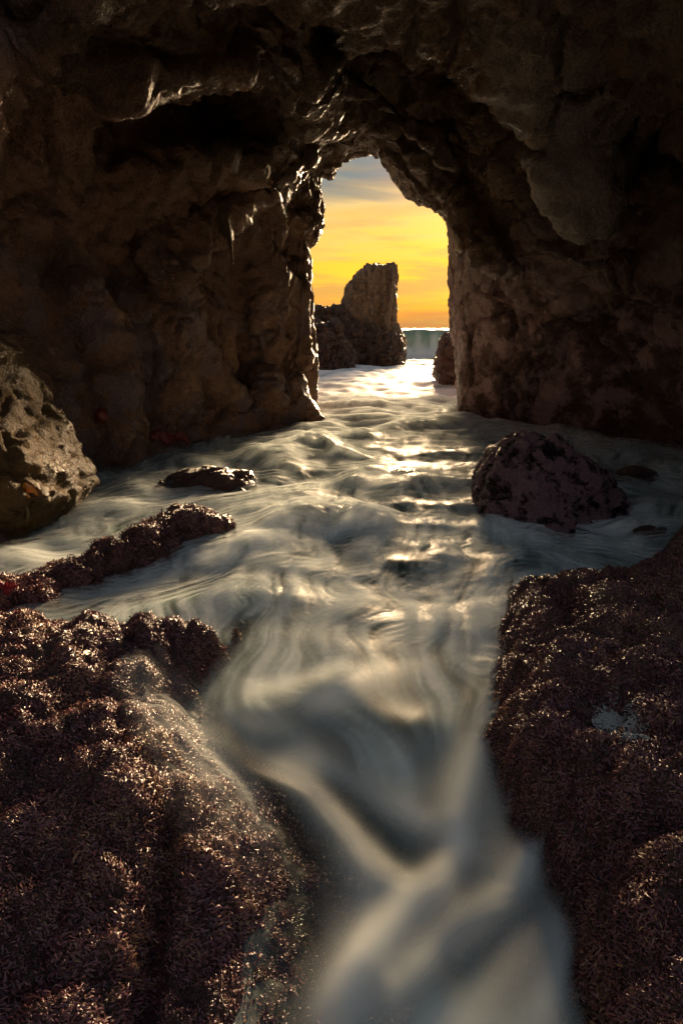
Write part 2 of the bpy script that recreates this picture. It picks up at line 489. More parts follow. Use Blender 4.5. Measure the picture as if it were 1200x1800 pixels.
def build_cave():
    xs = np.arange(X0, X1, VOX, dtype=np.float32); ys = np.arange(Y0, Y1, VOX, dtype=np.float32); zs = np.arange(Z0, Z1, VOX, dtype=np.float32)
    XX, ZZ = np.meshgrid(xs, zs, indexing='ij')
    sds = []
    for Y, px in SECTIONS:
        if px is None:
            sds.append(np.full(XX.shape, -1.5, np.float32)); continue
        w = [at_y(u, v, Y) for u, v in px]
        poly = [(w[0][0]-0.05, -4.0)] + [(p[0], p[2]) for p in w] + [(w[-1][0]+0.05, -4.0)]
        sds.append(poly_sd(poly, XX, ZZ).astype(np.float32))
    F = np.empty((len(xs), len(ys), len(zs)), np.float32)
    SY = [s[0] for s in SECTIONS]
    for j, y in enumerate(ys):
        i = max(0, min(len(SY)-2, int(np.searchsorted(SY, y))-1))
        t = (y-SY[i])/(SY[i+1]-SY[i]); t = min(1, max(0, t))
        F[:, j, :] = -(sds[i]*(1-t) + sds[i+1]*t)          # solid where outside the void
    G = [xs, ys, zs]

    def local(pts, k, op, soft):
        w = np.array(pts); R = w[:, 3].max()+soft*2.5
        lo, hi = w[:, :3].min(0)-R, w[:, :3].max(0)+R
        sl = []
        for a in range(3):
            i0, i1 = np.searchsorted(G[a], lo[a]), np.searchsorted(G[a], hi[a])
            if i1 <= i0: return
            sl.append(slice(i0, i1))
        A, B, C = np.meshgrid(G[0][sl[0]], G[1][sl[1]], G[2][sl[2]], indexing='ij')
        P = np.stack([A.ravel(), B.ravel(), C.ravel()], 1)
        P2 = P + 0.07*np.stack([perlin(P*2.1), perlin(P*2.1+31), perlin(P*2.1+77)], 1)
        d = capsule_chain(P2, pts).reshape(A.shape)
        s = tuple(sl)
        F[s] = smin(F[s], d, soft) if op > 0 else smax(F[s], -d, soft)

    for soft, pts in CARVES: local(chain_world(pts), 0, -1, soft)
    for soft, pts in RIDGES: local(chain_world(pts), 0, 1, soft)
    pend = chain_world(PENDANT)
    local(pend, 0, 1, 0.25)
    # roof cut open above the view; unseen hole added to let in fill light
    A, B, C = xs[:, None, None], ys[None, :, None], zs[None, None, :]
    hole = np.maximum(np.maximum(np.maximum(-2.0-0.25*(C-2.0)-A, A-1.5-0.2*np.sin(B*3.0)), B-4.45-0.30*np.sin(A*1.7)-0.12*np.sin(A*5.1)), 1.9-C)
    F[:] = smax(F, -hole.astype(np.float32), 0.15)
    V, Q = surface_nets(F, (X0, Y0, Z0), VOX)
    # one round of smoothing, then rock relief along the normal
    nrm = vert_normals(V, Q)
    far = sstep(9.6, 10.6, V[:, 1])
    lip = sstep(10.2, 10.8, V[:, 1])*(1-sstep(13.2, 13.8, V[:, 1]))
    amp = 1-lip*np.where(V[:, 0] > 1.5, 0.45, 0.75)
    Wp = V + 0.45*np.stack([fbm(V, (0.8, 0.8, 0.8), 2, 0.5, False, 1.0), fbm(V, (0.8, 0.8, 0.8), 2, 0.5, False, 41.0), fbm(V, (0.8, 0.8, 0.8), 2, 0.5, False, 83.0)], 1)
    d = 0.16*fbm(V, (0.75, 0.75, 0.75), 3)*amp
    fold = fbm(Wp, (1.0, 1.0, 0.75), 5, 0.5, True, 5.0)
    d += 0.15*(fold-0.1)*amp
    msk = sstep(-0.15, 0.35, fbm(V, (0.9, 0.9, 0.9), 2, 0.5, False, 71.0))
    d += (0.03+0.05*msk)*facets(Wp, (1.2, 1.2, 1.9), 0.7)*amp
    d += (0.008+0.022*msk)*facets(Wp+7.7, (3.3, 3.3, 4.4), 0.7)*(0.35+0.65*amp)
    d += 0.035*fbm(Wp, (4.5, 4.5, 4.5), 4, 0.62, False, 15.0)*(0.5+0.5*amp)
    for fr, am, o_ in ((1.9, 0.085, 0.0), (5.3, 0.026, 3.3)):
        q = (V@np.array((0.38, 0.22, 0.90), np.float32))*fr + 0.55*fbm(V, (0.7, 0.7, 0.7), 3, 0.5, False, 91+o_)*fr**0.5 + o_
        fq = q-np.floor(q)
        saw = np.where(fq < 0.86, fq/0.86, (1-fq)/0.14)
        d += am*(saw-0.5)*(0.25+0.75*sstep(-0.25, 0.25, fbm(V, (0.8, 0.8, 0.8), 2, 0.5, False, 57+o_)))*(0.3+0.7*amp)
    W2 = Wp*np.array((0.8, 0.8, 0.55), np.float32); W2 = W2 + 0.5*np.stack([perlin(W2*1.7), perlin(W2*1.7+31), perlin(W2*1.7+77)], 1)
    c1, c2, _, _ = worley(W2)
    d -= 0.11*(1-sstep(0.0, 0.07, c2-c1))*(0.3+0.7*amp)
    steep = 1-np.abs(nrm[:, 2])
    flz = sstep(0.3, 0.9, steep)
    flute = fbm(V, (5.2, 5.2, 0.5), 3, 0.55, True, 9.0)-0.3
    pil = far*sstep(0.4, 1.0, V[:, 2])*(V[:, 0] < 0.5)
    d += (0.020+0.10*pil)*flute*flz
    und = sstep(0.2, 0.7, -nrm[:, 2])
    strata = fbm(V + 0.3*perlin(V*0.7)[:, None], (1.3, 2.6, 7.0), 3, 0.5, True, 2.0)-0.2
    d += 0.06*strata*und
    d += 0.022*fbm(V, (9, 9, 9), 3, 0.65, False, 3.0)
    V = V + nrm*d[:, None].astype(np.float32)
    nrm = vert_normals(V, Q)
    cen = V[Q].mean(1)
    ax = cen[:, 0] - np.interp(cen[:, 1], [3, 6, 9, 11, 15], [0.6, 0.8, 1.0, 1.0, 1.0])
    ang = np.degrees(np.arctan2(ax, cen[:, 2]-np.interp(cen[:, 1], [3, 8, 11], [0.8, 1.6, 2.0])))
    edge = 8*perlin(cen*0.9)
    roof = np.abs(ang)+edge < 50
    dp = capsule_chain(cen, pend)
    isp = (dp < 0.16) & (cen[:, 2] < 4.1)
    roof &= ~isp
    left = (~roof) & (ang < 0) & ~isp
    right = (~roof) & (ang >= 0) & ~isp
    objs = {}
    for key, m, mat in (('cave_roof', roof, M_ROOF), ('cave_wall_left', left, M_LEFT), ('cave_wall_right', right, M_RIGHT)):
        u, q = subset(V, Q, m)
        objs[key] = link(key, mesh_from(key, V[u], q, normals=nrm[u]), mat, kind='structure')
    objs['cave_roof']['label'] = 'dark brown rock vault of the sea cave above the arch'
    objs['cave_wall_left']['label'] = 'craggy dark left wall of the sea cave with sunlit ridges'
    objs['cave_wall_right']['label'] = 'dark right wall of the sea cave mottled with pinkish crust'
    u, q = subset(V, Q, isp)
    link('rock_pendant', mesh_from('rock_pendant', V[u], q, normals=nrm[u]), M_PENDANT, parent=objs['cave_roof'],
         label='blunt rock pendant hanging from the roof')
    iz = int((0.0-Z0)/VOX)
    return F[:, :, iz].copy(), xs, ys


WALL0, WXS, WYS = build_cave()


def build_light_block():
    # unseen walls added on both sides of the viewer to limit the fill light
    vx = 0.14
    xs = np.arange(-6.5, 9.0, vx, dtype=np.float32); ys = np.arange(-4.2, 3.35, vx, dtype=np.float32); zs = np.arange(-0.9, 6.5, vx, dtype=np.float32)
    A, B, C = np.meshgrid(xs, ys, zs, indexing='ij')
    w = [at_y(u, v, 2.8) for u, v in S28]
    lx, rx = w[0][0]-0.1, w[-1][0]+0.1
    xl = lx - 0.35*np.clip(C, 0, 3); xr = rx + 0.3*np.clip(C, 0, 3)
    void = np.maximum(xl-0.25*np.clip(2.5-B, 0, 9)-A, A-xr-0.25*np.clip(2.5-B, 0, 9))
    F = -void
    F = np.maximum(F, np.maximum(C-5.8+0.6*np.clip(2.0-B, 0, 9), -0.4-B))
    P = np.stack([A.ravel(), B.ravel(), C.ravel()], 1)
    F = F + 0.45*fbm(P, (0.5, 0.5, 0.5), 4).reshape(F.shape)
    V, Q = surface_nets(F, (xs[0], ys[0], zs[0]), vx)
    link('light_block_wall', mesh_from('light_block_wall', V, Q), M_LEFT, kind='structure', label='unseen rock walls added on both sides of the viewer to limit fill light')


build_light_block()


# ------------------------------------------------------------------ free-standing rocks
def silhouette_rock(name, poly_px, Y, depth, vox, mat, label, cat, group=None, back=1.0, soft=0.12, rough=0.06, rscale=2.0,
                    taper=0.0, planes=None, extra=None, parent=None, lean=0.0, zlow=-0.4, rnd=0.9, flute=0.0, front_pow=1.0, carve=None):
    w = [at_y(u, v, Y) for u, v in poly_px]
    poly = [(p[0], p[2]) for p in w]
    poly = [(poly[0][0], zlow-1)] + poly + [(poly[-1][0], zlow-1)]
    a = np.array(poly)
    m = soft + rough*3 + vox*3
    lo = np.array((a[:, 0].min()-m, Y-depth-m, zlow)); hi = np.array((a[:, 0].max()+m, Y+depth*back+m, a[:, 1].max()+m))
    xs, ys, zs = (np.arange(lo[k], hi[k], vox, dtype=np.float32) for k in range(3))
    XX, ZZ = np.meshgrid(xs, zs, indexing='ij')
    sd = poly_sd(poly, XX, ZZ).astype(np.float32)
    A, B, C = np.meshgrid(xs, ys, zs, indexing='ij')
    top = a[:, 1].max()
    dep = depth*(1-taper*np.clip((C-0)/max(top, .01), 0, 1))
    yy = B-Y-lean*C
    fy = np.where(yy < 0, -yy/dep, yy/(dep*back))
    # round the section: depth shrinks toward the outline
    F = smax(sd[:, None, :] + np.zeros_like(A), (fy-1)*dep, soft)
    inner = np.clip(-sd[:, None, :]/(depth*rnd), 0, 1)
    F = smax(F, (fy - (0.25+0.75*np.sqrt(1-(1-inner)**2)))*dep, soft)
    P = np.stack([A.ravel(), B.ravel(), C.ravel()], 1)
    for soft2, pts in (extra or []):
        F = smin(F, capsule_chain(P, pts).reshape(F.shape), soft2)
    for soft2, pts in (carve or []):
        F = smax(F, -capsule_chain(P, pts).reshape(F.shape), soft2)
    for (p0, nn, sk) in (planes or []):
        nn = np.array(nn, np.float32); nn /= np.linalg.norm(nn)
        F = smax(F, ((P-np.array(p0, np.float32))@nn).reshape(F.shape), sk)
    V, Q = surface_nets(F, lo, vox)
    n = vert_normals(V, Q)
    d = rough*1.2*fbm(V, (rscale,)*3, 5, 0.55) + rough*0.7*facets(V, (rscale*0.6, rscale*0.6, rscale*0.8), 0.7) + rough*0.5*(fbm(V, (rscale*1.2,)*3, 5, 0.6, True, 7.0)-0.2) + rough*0.25*facets(V+5.5, (rscale*2.6,)*3, 0.6)
    if flute: d += flute*(fbm(V, (rscale*2.5, rscale*2.5, rscale*0.3), 3, 0.5, True, 4.0)-0.3)
    V = V + n*d[:, None].astype(np.float32)
    return link(name, mesh_from(name, V, Q), mat, parent=parent, label=label, cat=cat, group=group), V, Q


def chain_rock(name, pts, vox, mat, label, cat, rough, rscale):
    w = [(*at_z(u, v, z), r) for u, v, z, r in pts]
    a = np.array(w); m = a[:, 3].max()+rough*3
    lo, hi = a[:, :3].min(0)-m, a[:, :3].max(0)+m; lo[2] = -0.35
    ax = [np.arange(lo[k], hi[k], vox, dtype=np.float32) for k in range(3)]
    A, B, C = np.meshgrid(*ax, indexing='ij')
    P = np.stack([A.ravel(), B.ravel(), C.ravel()], 1)
    P2 = P + 0.05*np.stack([perlin(P*4), perlin(P*4+31), perlin(P*4+77)], 1)
    P2[:, 2] = np.where(P2[:, 2] < a[:, 2].mean(), a[:, 2].mean()-(a[:, 2].mean()-P2[:, 2])*0.35, P2[:, 2])
    V, Q = surface_nets(capsule_chain(P2, w).reshape(A.shape), lo, vox)
    n = vert_normals(V, Q)
    d = rough*(fbm(V, (rscale,)*3, 5, 0.55) + 0.8*facets(V, (rscale*1.6,)*3))
    V = V + n*d[:, None].astype(np.float32)
    return link(name, mesh_from(name, V, Q), mat, label=label, cat=cat), V, Q


def build_rocks():
    # sea stack out in the surf
    silhouette_rock('sea_stack', [(604, 640), (606, 560), (604, 535), (612, 505), (625, 484), (640, 478), (643, 470), (660, 468), (680, 470), (692, 469),
                                  (693, 500), (692, 545), (691, 570), (700, 585), (708, 605), (706, 640)], 29.0, 1.7, 0.085, M_STACK,
                    'tall flat-topped sea stack in the surf seen through the arch', 'sea stack', rough=0.10, rscale=0.9, soft=0.10,
                    flute=0.36, taper=0.15, rnd=0.25, planes=[((1.9, 27.9, 2), (0.15, -1, 0.16), 0.15), ((2.65, 27.9, 2), (0.8, -0.6, 0.12), 0.1)],
                    carve=[(0.3, [(*at_y(660, 500, 27.0), .30), (*at_y(655, 560, 26.8), .42), (*at_y(660, 590, 26.6), .25)])])
    silhouette_rock('reef_rock', [(540, 640), (540, 540), (556, 536), (566, 531), (580, 537), (596, 541), (612, 548), (630, 560), (650, 572), (672, 580), (695, 592), (706, 604), (706, 640)],
                    27.6, 1.3, 0.065, M_REEF, 'jagged brown reef at the foot of the sea stack', 'reef', rough=0.26, rscale=1.7, soft=0.3, taper=0.5)
    silhouette_rock('reef_rock', [(500, 650), (510, 560), (545, 562), (560, 570), (575, 560), (592, 561), (603, 575), (612, 610), (622, 640)],
                    25.0, 1.3, 0.06, M_REEF, 'brown broken reef rock nearest the left side of the arch', 'reef', rough=0.24, rscale=1.9, soft=0.3, taper=0.5)
    # dark block just outside the right jamb
    silhouette_rock('boulder', [(763, 656), (763, 620), (770, 600), (778, 590), (786, 588), (792, 594), (802, 600), (830, 620), (840, 660)], 17.0, 0.6, 0.04, M_WETROCK,
                    'dark upright boulder against the right side of the arch', 'rock', rough=0.12, rscale=2.6, soft=0.05)
    # purple boulder
    silhouette_rock('boulder', [(838, 920), (840, 870), (846, 838), (868, 800), (890, 776), (925, 763), (955, 766), (990, 784), (1030, 808), (1065, 826), (1100, 852), (1124, 885), (1130, 925)],
                    5.0, 0.75, 0.018, M_PURPLE, 'purple crusted boulder with dark blotches in front of the right wall', 'rock', rough=0.055, rscale=4.0, taper=0.25, soft=0.05, rnd=0.5,
                    planes=[(at_y(905, 790, 4.85), (-0.5, -0.75, 0.55), 0.04), (at_y(930, 770, 4.9), (0.25, -0.80, 0.75), 0.04), (at_y(1010, 800, 4.9), (0.75, -0.5, 0.75), 0.05)])
    silhouette_rock('boulder', [(1085, 846), (1090, 828), (1110, 818), (1135, 821), (1155, 832), (1165, 850)], 6.2, 0.25, 0.025, M_WETROCK,
                    'small dark rock awash behind the purple boulder', 'rock', rough=0.03, rscale=4)
    silhouette_rock('boulder', [(640, 850), (650, 832), (680, 826), (712, 822), (735, 824), (742, 834), (745, 850)], 6.3, 0.25, 0.025, M_WETROCK,
                    'small dark rock awash in the middle of the pool', 'rock', rough=0.03, rscale=4)
    silhouette_rock('boulder', [(1100, 955), (1112, 930), (1140, 921), (1168, 925), (1188, 955)], 4.3, 0.14, 0.02, M_WETROCK,
                    'small drowned rock between the purple boulder and the right ledge', 'rock', rough=0.02, rscale=5)
    silhouette_rock('boulder', [(235, 885), (262, 862), (290, 840), (325, 823), (370, 820), (410, 822), (440, 830), (455, 850), (460, 885)], 5.9, 0.40, 0.022, M_WETROCK,
                    'low dark rock with water sheeting off it below the left wall', 'rock', rough=0.05, rscale=3.5, taper=0.3)
    r1 = chain_rock('boulder', [(382, 932, .08, .13), (325, 930, .12, .20), (275, 955, .09, .18), (205, 988, .06, .15), (130, 1014, .05, .11), (60, 1040, .04, .12)],
                    0.018, M_WETROCK, 'long low weedy rock slanting through the wash on the left', 'rock', 0.05, 4.0)
    r2 = chain_rock('boulder', [(70, 1050, .05, .09), (20, 1052, .07, .13), (-40, 1058, .08, .15), (-120, 1060, .08, .15)],
                    0.018, M_WETROCK, 'low weedy rock at the left edge of the picture above the mossy ledge', 'rock', 0.05, 4.0)
    # big barnacled foot of the left wall
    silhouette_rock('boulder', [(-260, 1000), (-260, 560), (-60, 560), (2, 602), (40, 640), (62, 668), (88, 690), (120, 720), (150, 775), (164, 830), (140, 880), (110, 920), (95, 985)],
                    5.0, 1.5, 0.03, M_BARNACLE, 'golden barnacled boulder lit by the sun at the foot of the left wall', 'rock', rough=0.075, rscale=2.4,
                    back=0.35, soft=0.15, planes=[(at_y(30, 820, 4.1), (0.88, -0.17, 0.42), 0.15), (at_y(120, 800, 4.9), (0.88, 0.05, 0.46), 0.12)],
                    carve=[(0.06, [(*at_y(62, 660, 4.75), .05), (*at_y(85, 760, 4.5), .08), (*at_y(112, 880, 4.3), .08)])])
    return r1, r2


WEEDY = build_rocks()


# ------------------------------------------------------------------ mossy ledges in the foreground (solid mounds)
def back_pts(px, z, dy):
    return [(p[0], p[1]+dy) for p in (at_z(u, v, z) for u, v in px)]


def front_pts(px, z):
    return [at_z(u, v, z)[:2] for u, v in px]


L_POLY = (back_pts([(-500, 1075), (0, 1066), (150, 1070), (260, 1068), (330, 1070), (392, 1076)], 0.30, 0.14)
          + front_pts([(425, 1110), (398, 1170), (352, 1220), (330, 1270), (380, 1350), (420, 1430), (440, 1500), (420, 1590), (380, 1680), (360, 1800), (340, 2400), (-1500, 2400)], -0.05))
R_POLY = (front_pts([(1040, 2500), (1030, 1820), (1018, 1690), (985, 1590), (920, 1490), (866, 1405), (850, 1330), (866, 1200), (880, 1090), (902, 1020)], -0.10)
          + back_pts([(925, 978), (965, 968), (1010, 968), (1075, 988), (1130, 964), (1200, 910), (1300, 870), (1900, 860)], 0.36, 0.10) + [(5.0, 0.2)])


def ledge_left(x, y):
    d = -poly_sd(L_POLY, x, y)
    P = np.stack([x.ravel(), y.ravel(), np.zeros(x.size)], 1)
    n = fbm(P, (1.7, 1.7, 1), 4).reshape(x.shape); n2 = fbm(P, (6, 6, 1), 4, 0.55, False, 4).reshape(x.shape)
    n3 = fbm(P, (3.4, 3.4, 1), 3, 0.5, True, 14).reshape(x.shape)
    dn = d + 0.06*n2
    bk = sstep(1.9, 2.6, y)
    h = np.where(dn > 0, -0.06 + (0.30+0.10*bk)*(1-np.exp(-dn/(0.22-0.12*bk))), -0.06 + dn*(0.40+1.2*bk))
    h = np.maximum(h, -0.7)
    h += (0.10*n + 0.05*n3 + 0.045*n2 + 0.06*np.exp(-((y-1.95)/0.25)**2)*sstep(-0.4, -0.8, x) - 0.10*sstep(1.5, 0.9, y))*sstep(-0.1, 0.25, d)
    F1, F2, R, _ = worley(np.stack([x.ravel()*4.2+0.25*n2.ravel(), y.ravel()*4.2+0.25*n3.ravel(), np.zeros(x.size)], 1), False)
    lump = ((0.55-F1)*0.9+(R[:, 3]-0.5)*0.8-0.9*(1-sstep(0, 0.22, F2-F1))).reshape(x.shape)
    h += 0.028*lump*sstep(0.0, 0.25, d)
    # seaweed-filled cleft running toward the viewer
    cx = np.interp(y, [0.5, 1.0, 1.35, 1.7], [-0.47, -0.50, -0.55, -0.60]) + 0.03*n2
    h -= 0.13*np.exp(-((x-cx)/0.045)**2)*sstep(1.65, 1.35, y)
    return h


def ledge_right(x, y):
    d = -poly_sd(R_POLY, x, y)
    P = np.stack([x.ravel(), y.ravel(), np.full(x.size, 5.0)], 1)
    n = fbm(P, (1.6, 1.6, 1), 4).reshape(x.shape); n2 = fbm(P, (6, 6, 1), 4, 0.55, False, 4).reshape(x.shape)
    n3 = fbm(P, (3.0, 3.0, 1), 3, 0.5, True, 24).reshape(x.shape)
    dn = d + 0.075*n2
    h = np.where(dn > 0, -0.12 + 0.48*(1-np.exp(-dn/0.11)), -0.12 + dn*1.8)
    h = np.maximum(h, -0.7)
    h += (0.09*n + 0.05*n2 + 0.06*n3 + 0.24*sstep(1.3, 2.4, x-0.15*(y-2)) - 0.05*sstep(1.6, 1.0, y))*sstep(0.0, 0.25, d)
    F1, F2, R, _ = worley(np.stack([x.ravel()*3.8+0.25*n2.ravel()+9, y.ravel()*3.8+0.25*n3.ravel(), np.zeros(x.size)], 1), False)
    lump = ((0.55-F1)*0.9+(R[:, 3]-0.5)*0.8-0.9*(1-sstep(0, 0.22, F2-F1))).reshape(x.shape)
    h += 0.034*lump*sstep(0.02, 0.25, d)
    # groove behind the front hump and the shallow foam pan
    h -= 0.16*np.exp(-((x-1.10-0.30*(y-2.5))/0.07)**2 - ((y-2.5)/0.25)**2)
    px_, py_ = at_z(1085, 1280, 0.3)[:2]
    h -= 0.07*np.exp(-((x-px_)/0.09)**2 - ((y-py_)/0.17)**2)
    return h


def ledge_mesh(name, fn, x0, x1, y0, y1, st):
    xs = np.arange(x0, x1, st, dtype=np.float32); ys = np.arange(y0, y1, st, dtype=np.float32)
    X, Y = np.meshgrid(xs, ys, indexing='ij')
    H = fn(X, Y)
    P = np.stack([X.ravel(), Y.ravel(), H.ravel()], 1)
    P[:, 2] += 0.020*fbm(P, (14, 14, 14), 4, 0.6) + 0.020*fbm(P, (7, 7, 7), 3, 0.6, True, 3)
    nx, ny = X.shape
    i = np.arange(nx*ny).reshape(nx, ny)
    Q = np.stack([i[:-1, :-1].ravel(), i[1:, :-1].ravel(), i[1:, 1:].ravel(), i[:-1, 1:].ravel()], 1)
    keep = (P[Q][:, :, 2].max(1) > -0.55)
    u, q = subset(P, Q, keep)
    return P[u], q


def turf_material(name, cols, tipgain=1.6):
    m, t, b, L = new_mat(name)
    at = t.nodes.new('ShaderNodeAttribute'); at.attribute_name = 'tone'
    tip = t.nodes.new('ShaderNodeAttribute'); tip.attribute_name = 'tip'
    col = ramp(t, at.outputs['Fac'], [(i/(len(cols)-1), c) for i, c in enumerate(cols)])
    col = mixc(t, math_node(t, 'MULTIPLY', tip.outputs['Fac'], 0.5), col, mixc(t, 1.0, col, (tipgain, tipgain*0.92, tipgain*0.8), 'MULTIPLY'))
    L.new(col, b.inputs['Base Color'])
    b.inputs['Roughness'].default_value = 0.42; b.inputs['Specular IOR Level'].default_value = 0.5
    return m


M_TURF = turf_material('algae_turf', [(0.022, 0.009, 0.014), (0.07, 0.025, 0.038), (0.135, 0.050, 0.066), (0.155, 0.072, 0.05), (0.25, 0.155, 0.07)])


def fronds(name, V, Q, count, length, width, parent, seed, zmin_fn, flow, keepfn=None):
    rng = np.random.default_rng(seed)
    tri = V[Q]; n = np.cross(tri[:, 2]-tri[:, 0], tri[:, 3]-tri[:, 1]); ar = np.linalg.norm(n, axis=1)/2
    n = n/(2*ar[:, None]+1e-9); n[n[:, 2] < 0] *= -1
    cen = tri.mean(1)
    dist = np.linalg.norm(cen-np.array((0, 0, CAM_H)), axis=1)
    wgt = ar/np.maximum(dist, 1.0)**1.3*(cen[:, 2] > zmin_fn)
    if keepfn is not None: wgt = wgt*keepfn(cen)
    # only where a viewer near the camera could look
    wgt = wgt*((np.abs(cen[:, 0]) < 1.0+0.9*cen[:, 1]) & (cen[:, 1] > 0.55))
    clump = fbm(cen, (11, 11, 11), 3, 0.6)
    wgt = wgt*np.clip(1+2.2*clump, 0.12, 3)*(0.12+0.88*sstep(-0.38, -0.2, fbm(cen, (3.1, 3.1, 3.1), 3, 0.6, False, 51)))
    f = rng.choice(len(Q), count, p=wgt/wgt.sum())
    a, c = rng.random(count), rng.random(count)
    p = (tri[f, 0]*((1-a)*(1-c))[:, None] + tri[f, 1]*(a*(1-c))[:, None] + tri[f, 2]*(a*c)[:, None] + tri[f, 3]*((1-a)*c)[:, None])
    N_ = n[f]
    sw = fbm(p, (3.5, 3.5, 3.5), 3, 0.5, False, 8); swa = sw*4.5
    D = np.stack([flow[0]+0.9*np.cos(swa), flow[1]+0.9*np.sin(swa), np.full(count, -0.25)], 1) + rng.normal(0, 0.95, (count, 3))
    D -= N_*(D*N_).sum(1, keepdims=True)
    D /= np.linalg.norm(D, axis=1, keepdims=True)+1e-9
    S = np.cross(D, N_)
    ln = length*(0.5+rng.random(count))*np.clip(1+1.3*fbm(p, (4, 4, 4), 3, 0.6, False, 2), 0.35, 2.2); wd = width*(0.6+0.9*rng.random(count))
    tw = rng.normal(0, 0.5, count)
    S = S*np.cos(tw)[:, None] + N_*np.sin(tw)[:, None]
    lift = 0.5+1.3*rng.random(count)
    r0 = p - N_*0.003
    r1 = p + D*(ln*0.5)[:, None] + N_*(ln*0.5*lift)[:, None]
    r2 = p + D*(ln*1.0)[:, None] + N_*(ln*0.55*lift*rng.random(count))[:, None]
    VV = np.stack([r0-S*(wd*.35)[:, None], r0+S*(wd*.35)[:, None], r1+S*(wd*.5)[:, None], r1-S*(wd*.5)[:, None],
                   r2+S*(wd*.25)[:, None], r2-S*(wd*.25)[:, None]], 1).reshape(-1, 3)
    b = np.arange(count)*6
    QQ = np.concatenate([np.stack([b, b+1, b+2, b+3], 1), np.stack([b+3, b+2, b+4, b+5], 1)])
    tone = np.clip(0.45+0.6*fbm(p, (2.6, 2.6, 2.6), 4, 0.65, False, 6)+0.45*clump[f]+rng.normal(0, 0.18, count), 0, 1)
    me = mesh_from(name, VV, QQ, attrs={'tone': np.repeat(tone, 6), 'tip': np.tile((0, 0, .5, .5, 1, 1), count)})
    return link(name, me, M_TURF, parent=parent, kind='stuff')


def build_ledges():
    V, Q = ledge_mesh('mossy_ledge', ledge_left, -3.4, 0.25, 0.35, 3.6, 0.014)
    lo = link('mossy_ledge', mesh_from('mossy_ledge', V, Q), M_WETROCK, label='rock ledge furred with purple brown seaweed at lower left, sunlit gold in part', cat='rock')
    fronds('seaweed_turf', V, Q, 150000, 0.014, 0.0036, lo, 21, -0.30, (0.9, -0.5))
    V2, Q2 = ledge_mesh('mossy_ledge', ledge_right, 0.3, 4.2, 0.35, 4.6, 0.014)
    ro = link('mossy_ledge', mesh_from('mossy_ledge', V2, Q2), M_WETROCK, label='large rock ledge furred with reddish purple seaweed filling the lower right', cat='rock')
    px_, py_ = at_z(1085, 1280, 0.3)[:2]
    pan = lambda c: 1-np.exp(-(((c[:, 0]-px_)/0.07)**2+((c[:, 1]-py_)/0.13)**2)**2)
    for k, (o, V, Q) in enumerate(WEEDY):
        fronds('seaweed_turf', V, Q, 14000, 0.022, 0.005, o, 30+k, 0.0, (0.6, -0.6))
    fronds('seaweed_turf', V2, Q2, 165000, 0.0135, 0.0036, ro, 22, -0.12, (-0.8, -0.4), pan)


build_ledges()


# ------------------------------------------------------------------ water
FLOW = [[(350, 1190), (410, 1300), (510, 1400), (600, 1480), (660, 1580), (620, 1700), (570, 1820)],
        [(872, 1150), (856, 1260), (832, 1380), (800, 1480), (740, 1580), (650, 1680), (560, 1790)],
        [(480, 1170), (590, 1240), (700, 1330), (765, 1430), (750, 1530)],
        [(950, 1520), (910, 1590), (830, 1670), (750, 1800)], [(990, 1640), (960, 1720), (900, 1830)],
        [(470, 1100), (410, 1170), (360, 1210)], [(330, 1270), (420, 1400), (500, 1500), (540, 1620), (520, 1780)],
        [(640, 740), (620, 850), (560, 930), (480, 1000), (430, 1070)], [(700, 760), (720, 880), (700, 1000), (640, 1080), (600, 1160)],
        [(800, 760), (830, 880), (820, 1000), (800, 1080), (790, 1150), (840, 1230)],
        [(520, 900), (400, 970), (250, 1015), (80, 1010)], [(500, 820), (350, 880), (200, 910), (50, 985)],
        [(830, 770), (950, 752), (1050, 785), (1200, 830)], [(850, 930), (950, 945), (1080, 935), (1200, 900)],
        [(660, 620), (660, 700), (640, 740)], [(740, 650), (760, 700), (790, 750)], [(570, 650), (580, 700), (590, 760)]]


def lic_setup():
    gx0, gx1, gy0, gy1, st = -4.6, 6.6, 0.3, 16.0, 0.02
    xs = np.arange(gx0, gx1, st, dtype=np.float32); ys = np.arange(gy0, gy1, st, dtype=np.float32)
    X, Y = np.meshgrid(xs, ys, indexing='ij')
    num_x = np.zeros_like(X); num_y = np.zeros_like(X); den = np.zeros_like(X)+1e-6
    for line in FLOW:
        w = np.array([at_z(u, v, -0.05)[:2] for u, v in line])
        for (ax, ay), (bx, by) in zip(w[:-1], w[1:]):
            ex, ey = bx-ax, by-ay; L_ = math.hypot(ex, ey)
            for q in np.linspace(0.15, 0.85, max(2, int(L_/0.25))):
                mx, my = ax+ex*q, ay+ey*q
                k = 1.0/(((X-mx)**2+(Y-my)**2)/(0.35+0.06*my)**2+0.05)**1.6
                num_x += k*ex/L_; num_y += k*ey/L_; den += k
    vx, vy = num_x/den, num_y/den
    m = np.sqrt(vx*vx+vy*vy)+1e-6; vx /= m; vy /= m
    P = np.stack([X.ravel()*1.3, Y.ravel()*1.3, np.zeros(X.size)], 1)
    psi = fbm(P, (1.3, 1.3, 1), 3, 0.5, False, 12).reshape(X.shape)
    k = 0.10 + 0.40*sstep(1.9, 3.0, Y)
    vx = blur(vx + np.gradient(psi, st, axis=1)*k, 12); vy = blur(vy - np.gradient(psi, st, axis=0)*k, 12)
    m = np.sqrt(vx*vx+vy*vy)+1e-6
    return xs, ys, vx/m, vy/m, st


def blur(A, n):
    for _ in range(n):
        A = (np.roll(A, 1, 0)+A*2+np.roll(A, -1, 0))/4
        A = (np.roll(A, 1, 1)+A*2+np.roll(A, -1, 1))/4
    return A


